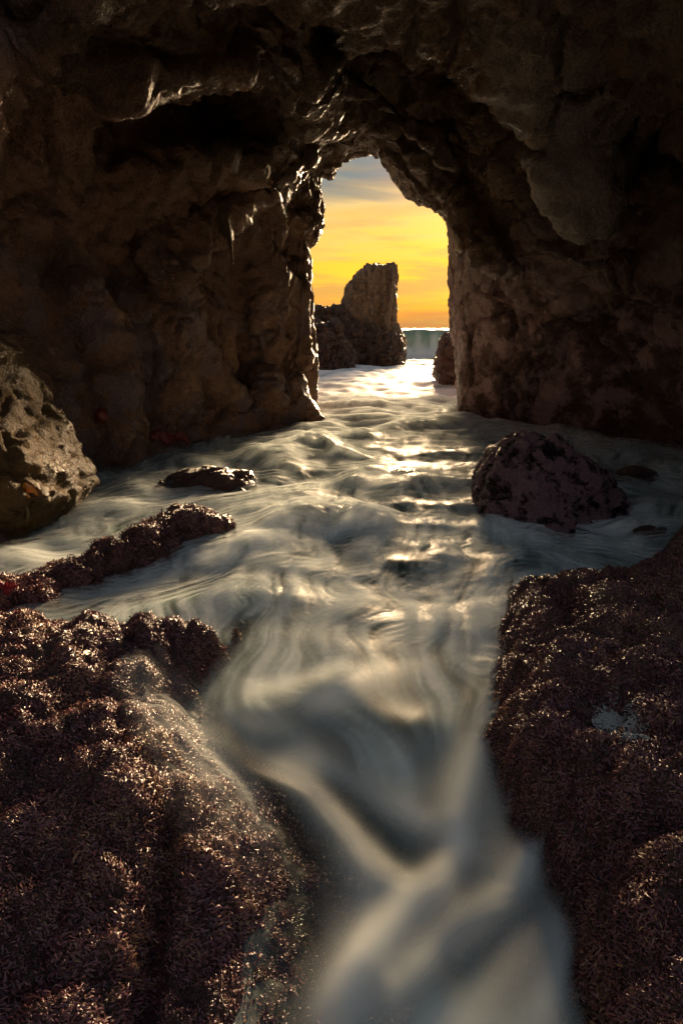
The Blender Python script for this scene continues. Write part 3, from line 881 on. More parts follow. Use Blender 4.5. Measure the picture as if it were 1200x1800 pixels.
def bilin(A, fx, fy):
    nx, ny = A.shape
    fx = np.clip(fx, 0, nx-1.001); fy = np.clip(fy, 0, ny-1.001)
    i = fx.astype(np.int32); j = fy.astype(np.int32); u = fx-i; v = fy-j
    return A[i, j]*(1-u)*(1-v)+A[i+1, j]*u*(1-v)+A[i, j+1]*(1-u)*v+A[i+1, j+1]*u*v


def lic(src, vx, vy, steps, ds):
    nx, ny = src.shape
    I, J = np.meshgrid(np.arange(nx, dtype=np.float32), np.arange(ny, dtype=np.float32), indexing='ij')
    acc = src.copy(); w = 1.0
    for sgn in (1, -1):
        fx, fy = I.copy(), J.copy()
        for s in range(steps):
            ix = np.clip(fx+0.5, 0, nx-1).astype(np.int32); iy = np.clip(fy+0.5, 0, ny-1).astype(np.int32)
            fx = fx+sgn*ds*vx[ix, iy]; fy = fy+sgn*ds*vy[ix, iy]
            k = 1-(s+1)/(steps+1)
            ix = np.clip(fx+0.5, 0, nx-1).astype(np.int32); iy = np.clip(fy+0.5, 0, ny-1).astype(np.int32)
            acc += src[ix, iy]*k; w += k
    acc /= w
    return (acc-acc.mean())/acc.std()


def seg_ridge(x, y, pts, wid, asym=1.0):
    """soft crest along a polyline on the water: 1 on the line, 0 away"""
    d = np.full(x.shape, 1e9, np.float32)
    for (ax, ay), (bx, by) in zip(pts[:-1], pts[1:]):
        ex, ey = bx-ax, by-ay
        t = np.clip(((x-ax)*ex+(y-ay)*ey)/(ex*ex+ey*ey+1e-9), 0, 1)
        d = np.minimum(d, (x-ax-ex*t)**2+(y-ay-ey*t)**2)
    return np.exp(-d/(wid*wid))


CRESTS = [  # pixel polyline on the surface, width m, height m
    ([(470, 965), (540, 925), (600, 920), (660, 945)], 0.28, 0.16),
    ([(500, 800), (560, 785), (600, 805)], 0.25, 0.14),
    ([(430, 800), (480, 815), (500, 840)], 0.22, 0.10),
    ([(640, 770), (720, 755), (820, 745)], 0.30, 0.13),
    ([(690, 870), (760, 845), (830, 850)], 0.22, 0.10),
    ([(620, 850), (670, 830)], 0.2, 0.08),
    ([(560, 720), (650, 715), (740, 725)], 0.35, 0.08),
    ([(600, 680), (700, 672), (780, 680)], 0.5, 0.10),
    ([(850, 820), (900, 860)], 0.2, 0.05),
    ([(400, 1290), (500, 1380), (590, 1460), (640, 1550)], 0.10, 0.035),
    ([(860, 1180), (850, 1280), (820, 1400), (790, 1500), (720, 1600), (620, 1720)], 0.08, 0.045),
    ([(480, 1230), (600, 1210), (720, 1260)], 0.14, 0.06),
    ([(930, 1500), (900, 1580), (800, 1650), (680, 1780)], 0.06, 0.04),
]
DIPS = [([(600, 1410), (660, 1470), (720, 1520), (760, 1525)], 0.10, 0.030), ([(800, 1720), (860, 1650), (930, 1600)], 0.07, 0.025), ([(540, 1270), (610, 1290), (690, 1310)], 0.10, 0.012),
        ([(600, 985), (690, 970)], 0.25, 0.04), ([(470, 1480), (500, 1560), (520, 1640)], 0.07, 0.015)]


VEILS = [  # pixel polyline, width m, strength: where the photo's foam lies thick
    ([(480, 975), (540, 935), (610, 925), (690, 965)], 0.36, 0.55), ([(20, 1000), (150, 985), (300, 1000), (420, 1010)], 0.24, 0.55),
    ([(180, 900), (300, 885), (400, 895)], 0.28, 0.40), ([(500, 830), (545, 800), (590, 830)], 0.30, 0.45),
    ([(880, 935), (1000, 945), (1150, 930)], 0.20, 0.50), ([(1050, 820), (1200, 850)], 0.35, 0.45),
    ([(560, 1080), (700, 1100), (830, 1090)], 0.22, 0.22), ([(650, 690), (740, 670)], 0.9, 0.5), ([(620, 740), (720, 725)], 0.6, 0.4),
    ([(345, 1235), (430, 1310), (540, 1390), (620, 1480), (650, 1580), (610, 1690), (565, 1800)], 0.075, 0.50),
    ([(480, 1215), (600, 1195), (640, 1230), (560, 1250)], 0.09, 0.38), ([(520, 1330), (640, 1370), (760, 1440), (800, 1490)], 0.055, 0.34),
    ([(872, 1230), (840, 1320), (815, 1400), (800, 1490), (745, 1575), (650, 1670), (560, 1760)], 0.055, 0.48),
    ([(945, 1490), (890, 1570), (790, 1660), (680, 1760)], 0.045, 0.34), ([(560, 1640), (540, 1780)], 0.09, 0.30), ([(980, 1620), (960, 1790)], 0.05, 0.25),
]


def build_water():
    xs, ys, vx, vy, st = lic_setup()
    rng = np.random.default_rng(2)
    white = rng.standard_normal((len(xs), len(ys))).astype(np.float32)
    fine = lic(blur(white, 1), vx, vy, 13, 1.0)
    xf = np.arange(-3.2, 4.6, 0.0125, dtype=np.float32); yf = np.arange(1.6, 10.5, 0.0125, dtype=np.float32)
    AX, AY = np.meshgrid((xf-xs[0])/st, (yf-ys[0])/st, indexing='ij')
    hair = lic(rng.standard_normal(AX.shape).astype(np.float32), bilin(vx, AX, AY), bilin(vy, AX, AY), 15, 1.1)
    mid = lic(blur(rng.standard_normal(white.shape).astype(np.float32), 3), vx, vy, 26, 1.4)
    mid = blur(mid, 3)
    big = lic(blur(rng.standard_normal(white.shape).astype(np.float32), 22), vx, vy, 45, 2.2)
    # fan-shaped sheet: fine at the viewer's feet, coarse toward the horizon
    nc = 600
    gs = lambda a, b, n: a*np.exp(np.linspace(0, 1, n+1)[1:]*math.log(b/a))
    r = np.concatenate([np.linspace(0.45, 3.2, 300), gs(3.2, 14, 430), gs(14, 40, 120), gs(40, 9000, 90)])
    c = np.linspace(-1, 1, nc)
    W = 1.3 + r*0.85
    Y = np.repeat(r[:, None], nc, 1).astype(np.float32); X = (W[:, None]*c[None, :] + 0.10*np.minimum(r, 40)[:, None]).astype(np.float32)
    fx, fy = (X-xs[0])/st, (Y-ys[0])/st
    near = sstep(15.5, 13.5, Y)
    F1, F2, F3 = bilin(fine, fx, fy)*near, bilin(mid, fx, fy)*near, bilin(big, fx, fy)*near
    F0 = bilin(hair, (X-xf[0])/0.0125, (Y-yf[0])/0.0125)*sstep(1.7, 2.8, Y)*sstep(10.3, 9.0, Y)
    P = np.stack([X.ravel(), Y.ravel(), np.zeros(X.size)], 1)
    fb = lambda s, o, off, rd=False: fbm(P, s, o, 0.5, rd, off).reshape(X.shape)
    wob = 0.2*fb((1.2, 1.2, 1), 2, 3)
    Z = np.zeros_like(X)
    chan = sstep(3.1, 1.2, Y)
    Z -= 0.12*chan
    for pts, w, h in CRESTS:
        wp = [at_z(u, v, 0)[:2] for u, v in pts]
        Z += h*seg_ridge(X+wob*0.7, Y+wob, wp, w)
    for pts, w, h in DIPS:
        Z -= h*seg_ridge(X+wob*0.2, Y+wob*0.2, [at_z(u, v, -0.1)[:2] for u, v in pts], w)
    pool = sstep(2.2, 3.6, Y)
    Z += (0.115*fb((1.05, 1.5, 1), 2, 21)+0.018*fb((2.9, 3.8, 1), 2, 25))*pool*sstep(60, 20, Y)
    Zs = Z.copy()
    Z += (0.0018*F2+0.0030*F3)*np.clip(0.15+pool, 0, 1)
    Z += (0.0018*F1+0.0020*F0)*(0.03+0.97*sstep(1.8, 3.8, Y))
    # open sea swell
    off = sstep(14, 30, Y)
    Z += off*(0.16*fb((0.10, 0.30, 1), 3, 50)+0.10*fb((0.35, 0.9, 1), 3, 55, True))*sstep(3000, 300, Y)
    Z -= off*0.05
    # foam
    lowf = fb((0.8, 0.9, 1), 3, 60)
    foam = 0.40+0.30*lowf+0.06*F2+0.05*F3+0.13*F1*sstep(1.2, 3.0, Y)+0.13*F0
    foam += 0.40*sstep(7.0, 11.0, Y)*sstep(45, 26, Y)
    foam += (-0.02+0.05*F2+0.03*F3)*chan
    sea = sstep(30, 45, Y)
    foam = foam*(1-sea) + sea*(0.10+0.3*np.clip(fb((0.06, 0.25, 1), 4, 70), 0, 1))
    band = fb((0.5, 2.2, 1), 4, 75)
    foam = foam + 0.45*band*sstep(12, 16, Y)*sstep(45, 25, Y)
    for pts, w, h in DIPS:
        foam -= 0.14*seg_ridge(X+wob*0.2, Y+wob*0.2, [at_z(u, v, -0.1)[:2] for u, v in pts], w*1.2)
    # rock under the wash
    kn = int(np.searchsorted(r, 5.2))
    HL = np.full_like(X, -1.0); HR = np.full_like(X, -1.0)
    HL[:kn] = ledge_left(X[:kn], Y[:kn]); HR[:kn] = ledge_right(X[:kn], Y[:kn])
    H = np.maximum(HL, HR)
    film = np.clip(H-Z, -1, 1)
    wash = sstep(-0.25, -0.02, film)*sstep(0.13, 0.04, film)
    lim = 0.085*(0.6+0.7*fb((4, 4, 1), 2, 80))
    fl = np.clip(HL-Z, -1, 1)
    Z = Z + np.clip(HL+0.02-Z, 0, 1)*sstep(lim, lim*0.4, fl)*sstep(-0.03, 0.0, fl)*(Y < 3)
    depth = Z-H
    wall = bilin(WALL0, (X-WXS[0])/VOX, (Y-WYS[0])/VOX)
    wall = np.where((Y < WYS[0]) | (Y > 14.8), 1.0, wall)
    alpha = sstep(-0.005, 0.24, depth+0.02*F2*sstep(0, 0.06, depth))*sstep(0.0, 0.02, depth)
    dl = np.full_like(X, 1.0); dl[:kn] = poly_sd(L_POLY, X[:kn], Y[:kn])
    alpha = np.minimum(alpha, np.where(Y < 2.1, 0.22+0.78*sstep(0.02, 0.30, dl+0.03*F2), 1.0))
    thin = np.clip(0.90+0.13*F2+0.10*F3-1.1*sstep(0.62, 0.25, foam), 0.35, 1)
    alpha = np.minimum(alpha, 1-chan*(1-thin))
    alpha = np.minimum(alpha, 0.25+0.75*sstep(-0.02, 0.22, wall+0.02*F2))
    alpha = np.clip(alpha+0.30*wash*sstep(0.0, 0.02, depth)*(0.7+0.3*F2), 0.0, 1)
    foam = np.clip(foam + 0.22*sstep(0.45, 0.05, wall)*sstep(14, 10, Y), 0, 1)
    V = np.stack([X.ravel(), Y.ravel(), Z.ravel()], 1)
    i = np.arange(X.size).reshape(X.shape)
    Q = np.stack([i[:-1, :-1].ravel(), i[:-1, 1:].ravel(), i[1:, 1:].ravel(), i[1:, :-1].ravel()], 1)
    m, t, b, L = new_mat('sea_water')
    fa = t.nodes.new('ShaderNodeAttribute'); fa.attribute_name = 'foam'
    aa = t.nodes.new('ShaderNodeAttribute'); aa.attribute_name = 'veil'
    col = ramp(t, fa.outputs['Fac'], [(0.0, (0.035, 0.050, 0.042)), (0.25, (0.095, 0.135, 0.125)), (0.5, (0.28, 0.36, 0.35)), (0.75, (0.62, 0.65, 0.63)), (1.0, (0.90, 0.90, 0.88))])
    L.new(col, b.inputs['Base Color'])
    ro = ramp(t, fa.outputs['Fac'], [(0.0, (0.38,)*3), (0.5, (0.5,)*3), (1.0, (0.65,)*3)])
    L.new(ro, b.inputs['Roughness']); b.inputs['IOR'].default_value = 1.333; b.inputs['Specular IOR Level'].default_value = 0.34
    sepq = t.nodes.new('ShaderNodeSeparateXYZ'); gq = t.nodes.new('ShaderNodeNewGeometry'); L.new(gq.outputs['Position'], sepq.inputs[0])
    mq = t.nodes.new('ShaderNodeMapRange'); L.new(sepq.outputs['Y'], mq.inputs[0]); mq.inputs[1].default_value = 20; mq.inputs[2].default_value = 45; mq.inputs[3].default_value = 0.34; mq.inputs[4].default_value = 0.10
    L.new(mq.outputs[0], b.inputs['Specular IOR Level'])
    geo = t.nodes.new('ShaderNodeNewGeometry')
    mp = t.nodes.new('ShaderNodeMapping'); L.new(geo.outputs['Position'], mp.inputs[0]); mp.inputs['Scale'].default_value = (0.5, 1.4, 1)
    sepp = t.nodes.new('ShaderNodeSeparateXYZ'); L.new(geo.outputs['Position'], sepp.inputs[0])
    mr = t.nodes.new('ShaderNodeMapRange'); L.new(sepp.outputs['Y'], mr.inputs[0])
    mr.inputs[1].default_value = 22; mr.inputs[2].default_value = 50; mr.inputs[3].default_value = 0; mr.inputs[4].default_value = 1.0
    bp = t.nodes.new('ShaderNodeBump'); bp.inputs['Distance'].default_value = 1.6
    L.new(noise_tex(t, mp.outputs[0], 0.7, 5, 0.65, 0.4), bp.inputs['Height']); L.new(mr.outputs[0], bp.inputs['Strength'])
    L.new(bp.outputs[0], b.inputs['Normal'])
    tr = t.nodes.new('ShaderNodeBsdfTransparent'); mx = t.nodes.new('ShaderNodeMixShader')
    L.new(aa.outputs['Fac'], mx.inputs[0]); L.new(tr.outputs[0], mx.inputs[1]); L.new(b.outputs[0], mx.inputs[2])
    L.new(mx.outputs[0], t.nodes['Material Output'].inputs['Surface'])
    me = mesh_from('sea', V, Q, attrs={'foam': foam.ravel(), 'veil': alpha.ravel()})
    o = link('sea', me, m, kind='structure', label='silky foaming sea water surging through the arch and between the ledges')
    # soft foam drifting over the surface in two thin translucent layers
    vm, vt, vb, vl = new_mat('foam_veil')
    vt.nodes.remove(vb)
    va = vt.nodes.new('ShaderNodeAttribute'); va.attribute_name = 'veil'
    df = vt.nodes.new('ShaderNodeBsdfDiffuse'); df.inputs[0].default_value = (0.79, 0.85, 0.86, 1)
    tl = vt.nodes.new('ShaderNodeBsdfTranslucent'); tl.inputs[0].default_value = (0.80, 0.85, 0.84, 1)
    m1 = vt.nodes.new('ShaderNodeMixShader'); m1.inputs[0].default_value = 0.35
    vl.new(df.outputs[0], m1.inputs[1]); vl.new(tl.outputs[0], m1.inputs[2])
    tp = vt.nodes.new('ShaderNodeBsdfTransparent'); m2 = vt.nodes.new('ShaderNodeMixShader')
    vl.new(va.outputs['Fac'], m2.inputs[0]); vl.new(tp.outputs[0], m2.inputs[1]); vl.new(m1.outputs[0], m2.inputs[2])
    vl.new(m2.outputs[0], vt.nodes['Material Output'].inputs['Surface'])
    kr = int(np.searchsorted(r, 15.0))
    A0 = 0.31 - 0.10*sstep(3.0, 1.6, Y) + 0.70*sstep(7.0, 9.5, Y)
    for pts, w, a in VEILS:
        A0 = A0 + a*seg_ridge(X+wob*0.35, Y+wob*0.35, [at_z(u, v, -0.05)[:2] for u, v in pts], w)
    for pts, w, h in DIPS:
        A0 = A0 - 0.17*seg_ridge(X+wob*0.2, Y+wob*0.2, [at_z(u, v, -0.1)[:2] for u, v in pts], w*1.1)
    A0 = A0 + 0.22*lowf*pool
    edge = sstep(0.0, 0.14, depth)*(0.3+0.7*sstep(0.0, 0.22, dl))*sstep(-0.02, 0.20, wall)
    for kk, (dz, g, sh) in enumerate(((0.028, 0.75, 0), (0.065, 0.55, 37))):
        f2 = np.roll(F2, sh, 1); f3 = np.roll(F3, -sh, 1)
        near_soft = 0.12*f2+0.13*f3+(0.22*F1+0.24*F0)*(0.15+0.85*sstep(2.0, 3.4, Y))
        al = np.clip((A0+near_soft*(0.4+A0))*g, 0, 0.93)*edge*sstep(14.8, 13.0, Y)
        washA = 0.42*sstep(-0.30, -0.03, -np.abs(dl+0.03)-0.0)*np.exp(-((Y-1.82)/0.30)**2)*np.clip(0.65+0.30*f2+0.25*f3, 0, 1.3)
        al = np.maximum(al, np.where(dl < 0.12, washA*g, 0)*sstep(1.0, 1.2, Y))
        zz = np.maximum(Zs, np.where(film > -0.1, H, -1)) + dz + 0.006*f3
        Vv = np.stack([X[:kr, ::2].ravel(), Y[:kr, ::2].ravel(), zz[:kr, ::2].ravel()], 1)
        i2 = np.arange(len(Vv)).reshape(X[:kr, ::2].shape)
        Q2 = np.stack([i2[:-1, :-1].ravel(), i2[:-1, 1:].ravel(), i2[1:, 1:].ravel(), i2[1:, :-1].ravel()], 1)
        a2 = al[:kr, ::2].ravel()
        u2, q2 = subset(Vv, Q2, (a2[Q2].max(1) > 0.015))
        link('foam_veil', mesh_from('foam_veil', Vv[u2], q2, attrs={'veil': a2[u2]}), vm, parent=o, kind='stuff')
    # sea bed below the shallow water
    bm, bt, bb, bl = new_mat('seabed_rock')
    bb.inputs['Base Color'].default_value = (0.03, 0.024, 0.02, 1); bb.inputs['Roughness'].default_value = 0.6
    gx = np.linspace(-8, 9, 60); gy = np.concatenate([-np.geomspace(4, 3000, 14)[::-1], np.linspace(-3, 16, 60), np.geomspace(18, 9000, 20)])
    GX, GY = np.meshgrid(gx, gy, indexing='ij'); GX = GX*np.maximum(1, np.abs(GY)/6)
    PZ = -0.75 + 0.12*fbm(np.stack([GX.ravel(), GY.ravel(), np.zeros(GX.size)], 1), (0.8, 0.8, 1), 3).reshape(GX.shape)
    PZ = np.where(GY > 16, -3.0, PZ)
    j = np.arange(GX.size).reshape(GX.shape)
    q = np.stack([j[:-1, :-1].ravel(), j[1:, :-1].ravel(), j[1:, 1:].ravel(), j[:-1, 1:].ravel()], 1)
    link('seabed', mesh_from('seabed', np.stack([GX.ravel(), GY.ravel(), PZ.ravel()], 1), q), bm, kind='structure')
    return m


M_WATER = build_water()


def build_wave():
    # curling breaker beyond the stack
    nx, ns = 260, 60
    x = np.linspace(-14, 26, nx); s = np.linspace(0, 1, ns)
    Xg, Sg = np.meshgrid(x, s, indexing='ij')
    P = np.stack([Xg.ravel(), Sg.ravel(), np.zeros(Xg.size)], 1)
    hgt = 1.53 + 0.16*fbm(P, (0.35, 0.1, 1), 4).reshape(Xg.shape) - 0.012*np.abs(Xg-6)
    prof_y = 1.25*np.interp(Sg, [0, .18, .34, .46, .56, .68, .82, 1], [-4.2, -2.5, -1.7, -1.25, -0.85, 0.3, 2.4, 6.0])
    prof_z = np.interp(Sg, [0, .18, .34, .46, .56, .68, .82, 1], [-0.12, 0.10, 0.42, 0.82, 0.99, 0.95, 0.55, -0.1])
    st = fbm(P, (1.6, 2.2, 1), 4, 0.55, False, 31).reshape(Xg.shape)
    st2 = fbm(P, (2.6, 3.5, 1), 4, 0.55, False, 3).reshape(Xg.shape)
    Yg = 36 + prof_y + 0.5*fbm(P, (0.2, 0, 1), 2, 0.5, False, 9).reshape(Xg.shape) + 0.15*st
    Zg = np.where(prof_z > 0, prof_z*hgt, prof_z) + 0.05*st2*np.clip(prof_z, 0, 1)
    foam = np.clip(0.46 + 0.9*sstep(0.46, 0.08, Sg) + -0.30*sstep(0.40, 0.55, Sg) + 0.7*st + 0.5*st2, 0, 1)
    i = np.arange(Xg.size).reshape(Xg.shape)
    Q = np.stack([i[:-1, :-1].ravel(), i[1:, :-1].ravel(), i[1:, 1:].ravel(), i[:-1, 1:].ravel()], 1)
    m, t, b, L = new_mat('wave_water')
    fa = t.nodes.new('ShaderNodeAttribute'); fa.attribute_name = 'foam'
    L.new(ramp(t, fa.outputs['Fac'], [(0.0, (0.10, 0.17, 0.14)), (0.4, (0.32, 0.38, 0.34)), (1.0, (0.84, 0.83, 0.81))]), b.inputs['Base Color'])
    b.inputs['Roughness'].default_value = 0.3; b.inputs['IOR'].default_value = 1.333
    tl = t.nodes.new('ShaderNodeBsdfTranslucent')
    L.new(ramp(t, fa.outputs['Fac'], [(0.0, (0.42, 0.56, 0.46)), (1.0, (0.85, 0.86, 0.82))]), tl.inputs[0])
    mx = t.nodes.new('ShaderNodeMixShader'); mx.inputs[0].default_value = 0.4
    L.new(b.outputs[0], mx.inputs[1]); L.new(tl.outputs[0], mx.inputs[2]); L.new(mx.outputs[0], t.nodes['Material Output'].inputs['Surface'])
    me = mesh_from('breaking_wave', np.stack([Xg.ravel(), Yg.ravel(), Zg.ravel()], 1), Q, attrs={'foam': foam.ravel()})
    link('breaking_wave', me, m, label='green breaking wave rolling in beyond the sea stack', cat='wave')


build_wave()


# ------------------------------------------------------------------ small growths and wrack
def plain(name, col, rough=0.4, trans=0.0, col2=None):
    m, t, b, L = new_mat(name)
    geo = t.nodes.new('ShaderNodeNewGeometry')
    c = ramp(t, noise_tex(t, geo.outputs['Position'], 45, 4, 0.6), [(0.35, col), (0.65, col2 or tuple(x*1.5 for x in col))])
    L.new(c, b.inputs['Base Color']); b.inputs['Roughness'].default_value = rough
    return m


def tube(pts, radii, sides=7):
    """smooth tapered tube through the points"""
    pts = np.array(pts, float); n = len(pts); k = (n-1)*5+1
    t = np.linspace(0, n-1, k); out = []
    for x in t:
        i = min(int(x), n-2); f = x-i
        p0, p1, p2, p3 = pts[max(i-1, 0)], pts[i], pts[i+1], pts[min(i+2, n-1)]
        out.append(0.5*((2*p1)+(-p0+p2)*f+(2*p0-5*p1+4*p2-p3)*f*f+(-p0+3*p1-3*p2+p3)*f**3))
    C = np.array(out); R = np.interp(t, np.arange(n), radii)
    T = np.gradient(C, axis=0); T /= np.linalg.norm(T, axis=1, keepdims=True)+1e-9
    up = np.array((0.31, 0.2, 0.93)); A = np.cross(T, up); A /= np.linalg.norm(A, axis=1, keepdims=True)+1e-9
    B = np.cross(T, A); a = np.linspace(0, 2*np.pi, sides, endpoint=False)
    V = (C[:, None]+R[:, None, None]*(A[:, None]*np.cos(a)[None, :, None]+B[:, None]*np.sin(a)[None, :, None])).reshape(-1, 3)
    Q = []
    for i in range(k-1):
        for j in range(sides):
            Q.append((i*sides+j, i*sides+(j+1) % sides, (i+1)*sides+(j+1) % sides, (i+1)*sides+j))
    return V, np.array(Q)


def ribbon(pts, w, curl=0.3):
    pts = np.array(pts, float); n = 14
    t = np.linspace(0, len(pts)-1, n)
    C = np.stack([np.interp(t, np.arange(len(pts)), pts[:, k]) for k in range(3)], 1)
    T = np.gradient(C, axis=0); T /= np.linalg.norm(T, axis=1, keepdims=True)+1e-9
    S = np.cross(T, (0.1, -0.8, 0.6)); S /= np.linalg.norm(S, axis=1, keepdims=True)+1e-9
    Nn = np.cross(S, T); f = np.linspace(0, 1, n)
    wd = w*np.sin(np.pi*np.clip(f*0.92+0.08, 0, 1))**0.7
    rows = []
    for c in (-1, -0.4, 0.4, 1):
        rows.append(C + S*(c*wd)[:, None] + Nn*((c*c*curl+0.25*np.sin(f*14+c*2)*abs(c))*wd)[:, None])
    V = np.stack(rows, 1).reshape(-1, 3)
    Q = [(i*4+j, i*4+j+1, (i+1)*4+j+1, (i+1)*4+j) for i in range(n-1) for j in range(3)]
    return V, np.array(Q)


def join(parts):
    VV, QQ, o = [], [], 0
    for V, Q in parts:
        VV.append(V); QQ.append(Q+o); o += len(V)
    return np.concatenate(VV), np.concatenate(QQ)


bpy.context.view_layer.update()


def hit(u, v, off=0.0):
    """first rock surface met by the sight line, lifted a little off it"""
    d = Vector(ray(u, v)).normalized()
    best = None
    for o in sc.objects:
        if o.type != 'MESH' or o.name.startswith(('sea', 'breaking')) and o.name != 'sea_stack': continue
        ok, p, n, _ = o.ray_cast(Vector((0, 0, CAM_H)), d)
        if ok and (best is None or (p-Vector((0, 0, CAM_H))).length < best[0]):
            best = ((p-Vector((0, 0, CAM_H))).length, p, n if n.dot(d) < 0 else -n)
    return (np.array(best[1])+np.array(best[2])*off, np.array(best[2])) if best else (np.array(at_y(u, v, 8)), np.array((0, -1, 0)))


def blob(c, n, r, seed):
    rng = np.random.default_rng(seed)
    import bmesh
    bm = bmesh.new(); bmesh.ops.create_icosphere(bm, subdivisions=2, radius=1.0)
    V = np.array([v.co for v in bm.verts]); T = np.array([[v.index for v in f.verts] for f in bm.faces]); bm.free()
    V = V*(1+0.35*fbm(V+seed*3.1, (2.2,)*3, 3)[:, None])
    nn = n/np.linalg.norm(n)
    V = V - nn*((V@nn)*0.45)[:, None]
    return V*r + c, np.concatenate([T, T[:, 2:3]], 1)


def tri_mesh(name, parts):
    V, Q = join(parts)
    me = bpy.data.meshes.new(name); me.from_pydata(V.tolist(), [], [tuple(dict.fromkeys(q)) for q in Q.tolist()]); me.update()
    me.polygons.foreach_set('use_smooth', np.ones(len(me.polygons), bool))
    return me


def build_small():
    red = plain('red_sponge', (0.11, 0.018, 0.010), 0.5); rng = random.Random(4)
    for k, (cu, cv, su, sv, cnt, lab) in enumerate([(294, 770, 20, 9, 22, 'bright red sponge crust low on the left wall at the waterline'),
                                               (177, 733, 6, 7, 7, 'small dull red sponge patch on the left wall above the barnacled boulder')]):
        us = sorted(rng.gauss(cu, su*0.8) for _ in range(cnt))
        pts = [(*hit(u, rng.gauss(cv, sv*0.6), 0.0)[0], rng.uniform(0.03, 0.065)) for u in us]
        pts = [p for p in pts if abs(p[1]-np.median([q[1] for q in pts])) < 0.5]
        a = np.array(pts); lo, hi = a[:, :3].min(0)-0.15, a[:, :3].max(0)+0.15; vx = 0.018
        A, B, C = np.meshgrid(*[np.arange(lo[k2], hi[k2], vx, dtype=np.float32) for k2 in range(3)], indexing='ij')
        P = np.stack([A.ravel(), B.ravel(), C.ravel()], 1)
        F = capsule_chain(P, pts) + 0.03*fbm(P, (11, 11, 11), 3)
        V, Q = surface_nets(F.reshape(A.shape), lo, vx)
        link('sponge', mesh_from('sponge', V, Q), red, label=lab, cat='sponge')
    # kelp on the boulder
    stalk = plain('kelp_stalk', (0.05, 0.03, 0.012), 0.35); blade = plain('kelp_blade', (0.36, 0.13, 0.015), 0.35)
    b0, _ = hit(48, 912); b1, _ = hit(22, 892)
    def off(u, v, k=0.03):
        d = np.array(ray(u, v)); t = (b0[1]-k)/d[1]
        return np.array((0, 0, CAM_H))+d*t
    k = bpy.data.objects.new('kelp_plant', None); COL.objects.link(k); k.location = b0
    k['label'] = 'kelp plant with orange blades and dark bent stalks on the barnacled boulder'; k['category'] = 'kelp'
    def part(nm, VQ, mat):
        V, Q = VQ
        link(nm, mesh_from(nm, V-b0, Q), mat, parent=k)
    part('stalk', tube([b0, off(49, 900), off(46, 885), off(54, 876), off(68, 873), off(80, 872)], [.014, .011, .010, .010, .009, .006]), stalk)
    part('stalk', tube([off(26, 892), off(24, 880), off(30, 870), off(44, 868, .05)], [.010, .008, .007, .006]), stalk)
    part('stalk', tube([off(-4, 882), off(10, 878), off(24, 873)], [.010, .008, .005]), stalk)
    part('blade', ribbon([off(36, 861, .06), off(46, 854, .08), off(56, 858, .07), off(68, 872, .05)], 0.022), blade)
    part('blade', ribbon([off(40, 862, .05), off(50, 862, .07), off(60, 866, .07)], 0.016), blade)
    part('blade', ribbon([off(38, 864, .05), off(46, 868, .07), off(54, 876, .05)], 0.012), blade)
    # little red and brown sprigs on the low rocks
    redw = plain('red_weed', (0.22, 0.02, 0.025), 0.35); brown = plain('brown_weed', (0.06, 0.035, 0.018), 0.4)
    def sprig(u, v, hpx, n, spread, mat, lab, r):
        b, _ = hit(u, v)
        parts = []
        q = random.Random(u)
        sc_ = np.linalg.norm(b-np.array((0, 0, CAM_H)))/1000.0
        for i in range(n):
            dx = q.uniform(-spread, spread); h = hpx*q.uniform(0.6, 1.0)
            e = b+np.array((dx, q.uniform(-.3, .3)*spread, h))*sc_
            m_ = b+np.array((dx*0.3+q.uniform(-2, 2), 0, h*0.55))*sc_
            parts.append(tube([b+np.array((dx*.15*sc_, 0, -0.01)), m_, e], [r, r*.8, r*.3], 5))
            for s_ in (-1, 1):
                f_ = m_*0.5+e*0.5
                parts.append(tube([m_, f_+np.array((s_*spread*.35*sc_, 0, 0)), e+np.array((s_*spread*.55*sc_, 0, -h*.1*sc_))], [r*.7, r*.6, r*.25], 5))
        V, Q = join(parts)
        link('seaweed_sprig', mesh_from('seaweed_sprig', V, Q), mat, label=lab, cat='seaweed')
    sprig(14, 1046, 26, 14, 16, redw, 'tuft of bright red seaweed at the left edge of the picture', 0.005)
    sprig(303, 918, 13, 2, 6, brown, 'tiny branching seaweed sprig on top of the long low rock', 0.004)
    sprig(132, 1030, 26, 1, 3, brown, 'single dark bent seaweed stalk on the lower end of the long low rock', 0.006)
    # loose stalks on the right ledge
    def loose(uvs, r, lab):
        P_ = [hit(u, v, 0.018)[0] for u, v in uvs]
        V, Q = tube(P_, [r]*len(P_), 6)
        link('kelp_stalk', mesh_from('kelp_stalk', V, Q), brown, label=lab, cat='kelp')
    loose([(1016, 1766), (1040, 1776), (1060, 1790), (1075, 1806)], 0.0035, 'thin dark stalk lying at the bottom of the right ledge')
    loose([(952, 1367), (965, 1368), (980, 1371)], 0.004, 'short broken stalk lying on the front face of the right ledge')
    # foam left in the pan on the right ledge
    fm, t, b, L = new_mat('bubble_foam')
    b.inputs['Base Color'].default_value = (0.26, 0.27, 0.26, 1); b.inputs['Roughness'].default_value = 0.25
    parts = []
    q = np.random.default_rng(9)
    cx, cy = at_z(1085, 1280, 0.3)[:2]
    nb = 2600
    ang = q.uniform(0, 2*np.pi, nb); rad = np.sqrt(q.random(nb))
    wob = 0.9+0.22*np.sin(ang*2+0.6)+0.13*np.sin(ang*5+2)+0.1*np.sin(ang*9)
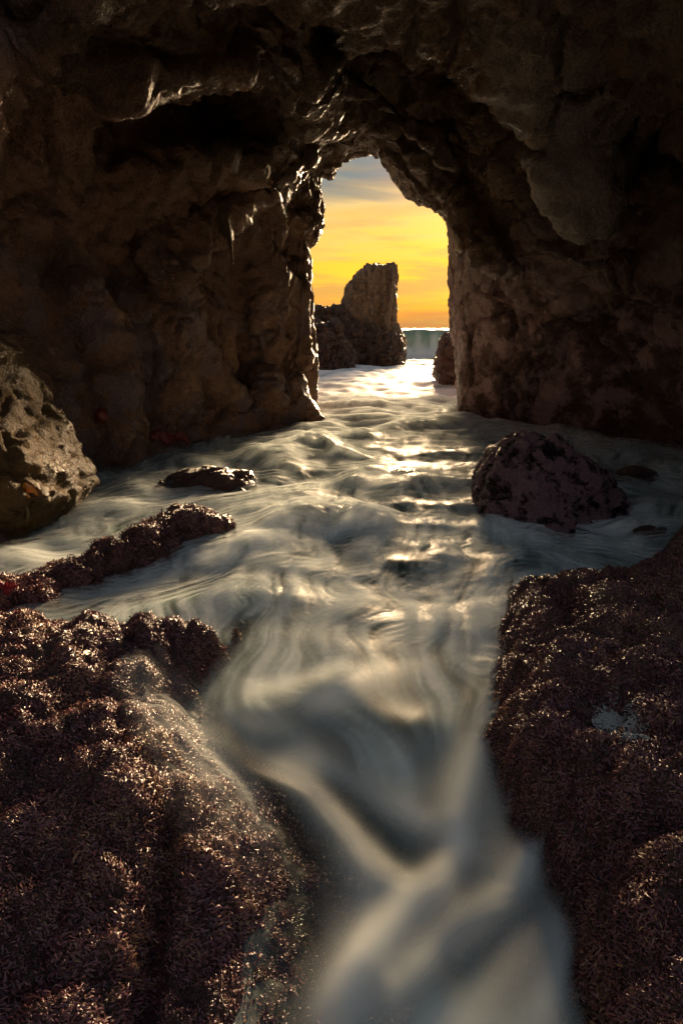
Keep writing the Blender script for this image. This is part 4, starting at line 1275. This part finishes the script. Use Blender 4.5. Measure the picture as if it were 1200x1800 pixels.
    bx = cx+np.cos(ang)*rad*0.085*wob; by = cy+np.sin(ang)*rad*0.17*wob
    bz = ledge_right(bx[None], by[None])[0]
    rr = q.uniform(0.0015, 0.0048, nb)*(1.15-0.5*rad)
    lvl = np.percentile(bz, 55)
    bz = np.maximum(bz+0.012, lvl)
    a6 = np.linspace(0, 2*np.pi, 6, endpoint=False)
    ring = np.stack([np.cos(a6), np.sin(a6), np.zeros(6)], 1); ring2 = ring*0.72+np.array((0, 0, 0.7)); top = np.array([[0, 0, 1.0]])
    base = np.concatenate([ring, ring2, top])
    V = (np.stack([bx, by, bz], 1)[:, None, :] + rr[:, None, None]*base[None]).reshape(-1, 3)
    fs = []
    for j in range(6):
        fs.append((j, (j+1) % 6, 6+(j+1) % 6, 6+j))
    fq = np.array(fs); Q = (np.arange(nb)[:, None, None]*13+fq[None]).reshape(-1, 4)
    ft = np.array([(6+j, 6+(j+1) % 6, 12, 12) for j in range(6)]); QT = (np.arange(nb)[:, None, None]*13+ft[None]).reshape(-1, 4)
    me = bpy.data.meshes.new('foam_patch'); me.from_pydata(V.tolist(), [], [tuple(x) for x in Q.tolist()]+[tuple(x[:3]) for x in QT.tolist()]); me.update()
    me.polygons.foreach_set('use_smooth', np.ones(len(me.polygons), bool))
    link('foam_patch', me, fm, label='patch of grey bubble foam stranded in a hollow of the right ledge', cat='foam')
    # root-like stalactite on the left lip
    p, n = hit(388, 372, 0.0)
    d = np.linalg.norm(p-np.array((0, 0, CAM_H)))/1000
    V, Q = join([tube([p+np.array((0, 0.05, 0.06)), p+np.array((0.06, -0.02, -.12)), p+np.array((.10, -.02, -.36)), p+np.array((.12, -.02, -.62))], [.07, .05, .03, .006], 8),
                 tube([p+np.array((-.05, 0.05, 0.02)), p+np.array((-.02, -.02, -.14)), p+np.array((.05, -.02, -.34))], [.05, .03, .006], 8)])
    link('stalactite', mesh_from('stalactite', V, Q), M_BARNACLE, parent=bpy.data.objects['cave_wall_left'], label='slender root-like stalactite on the lip of the left wall')


build_small()
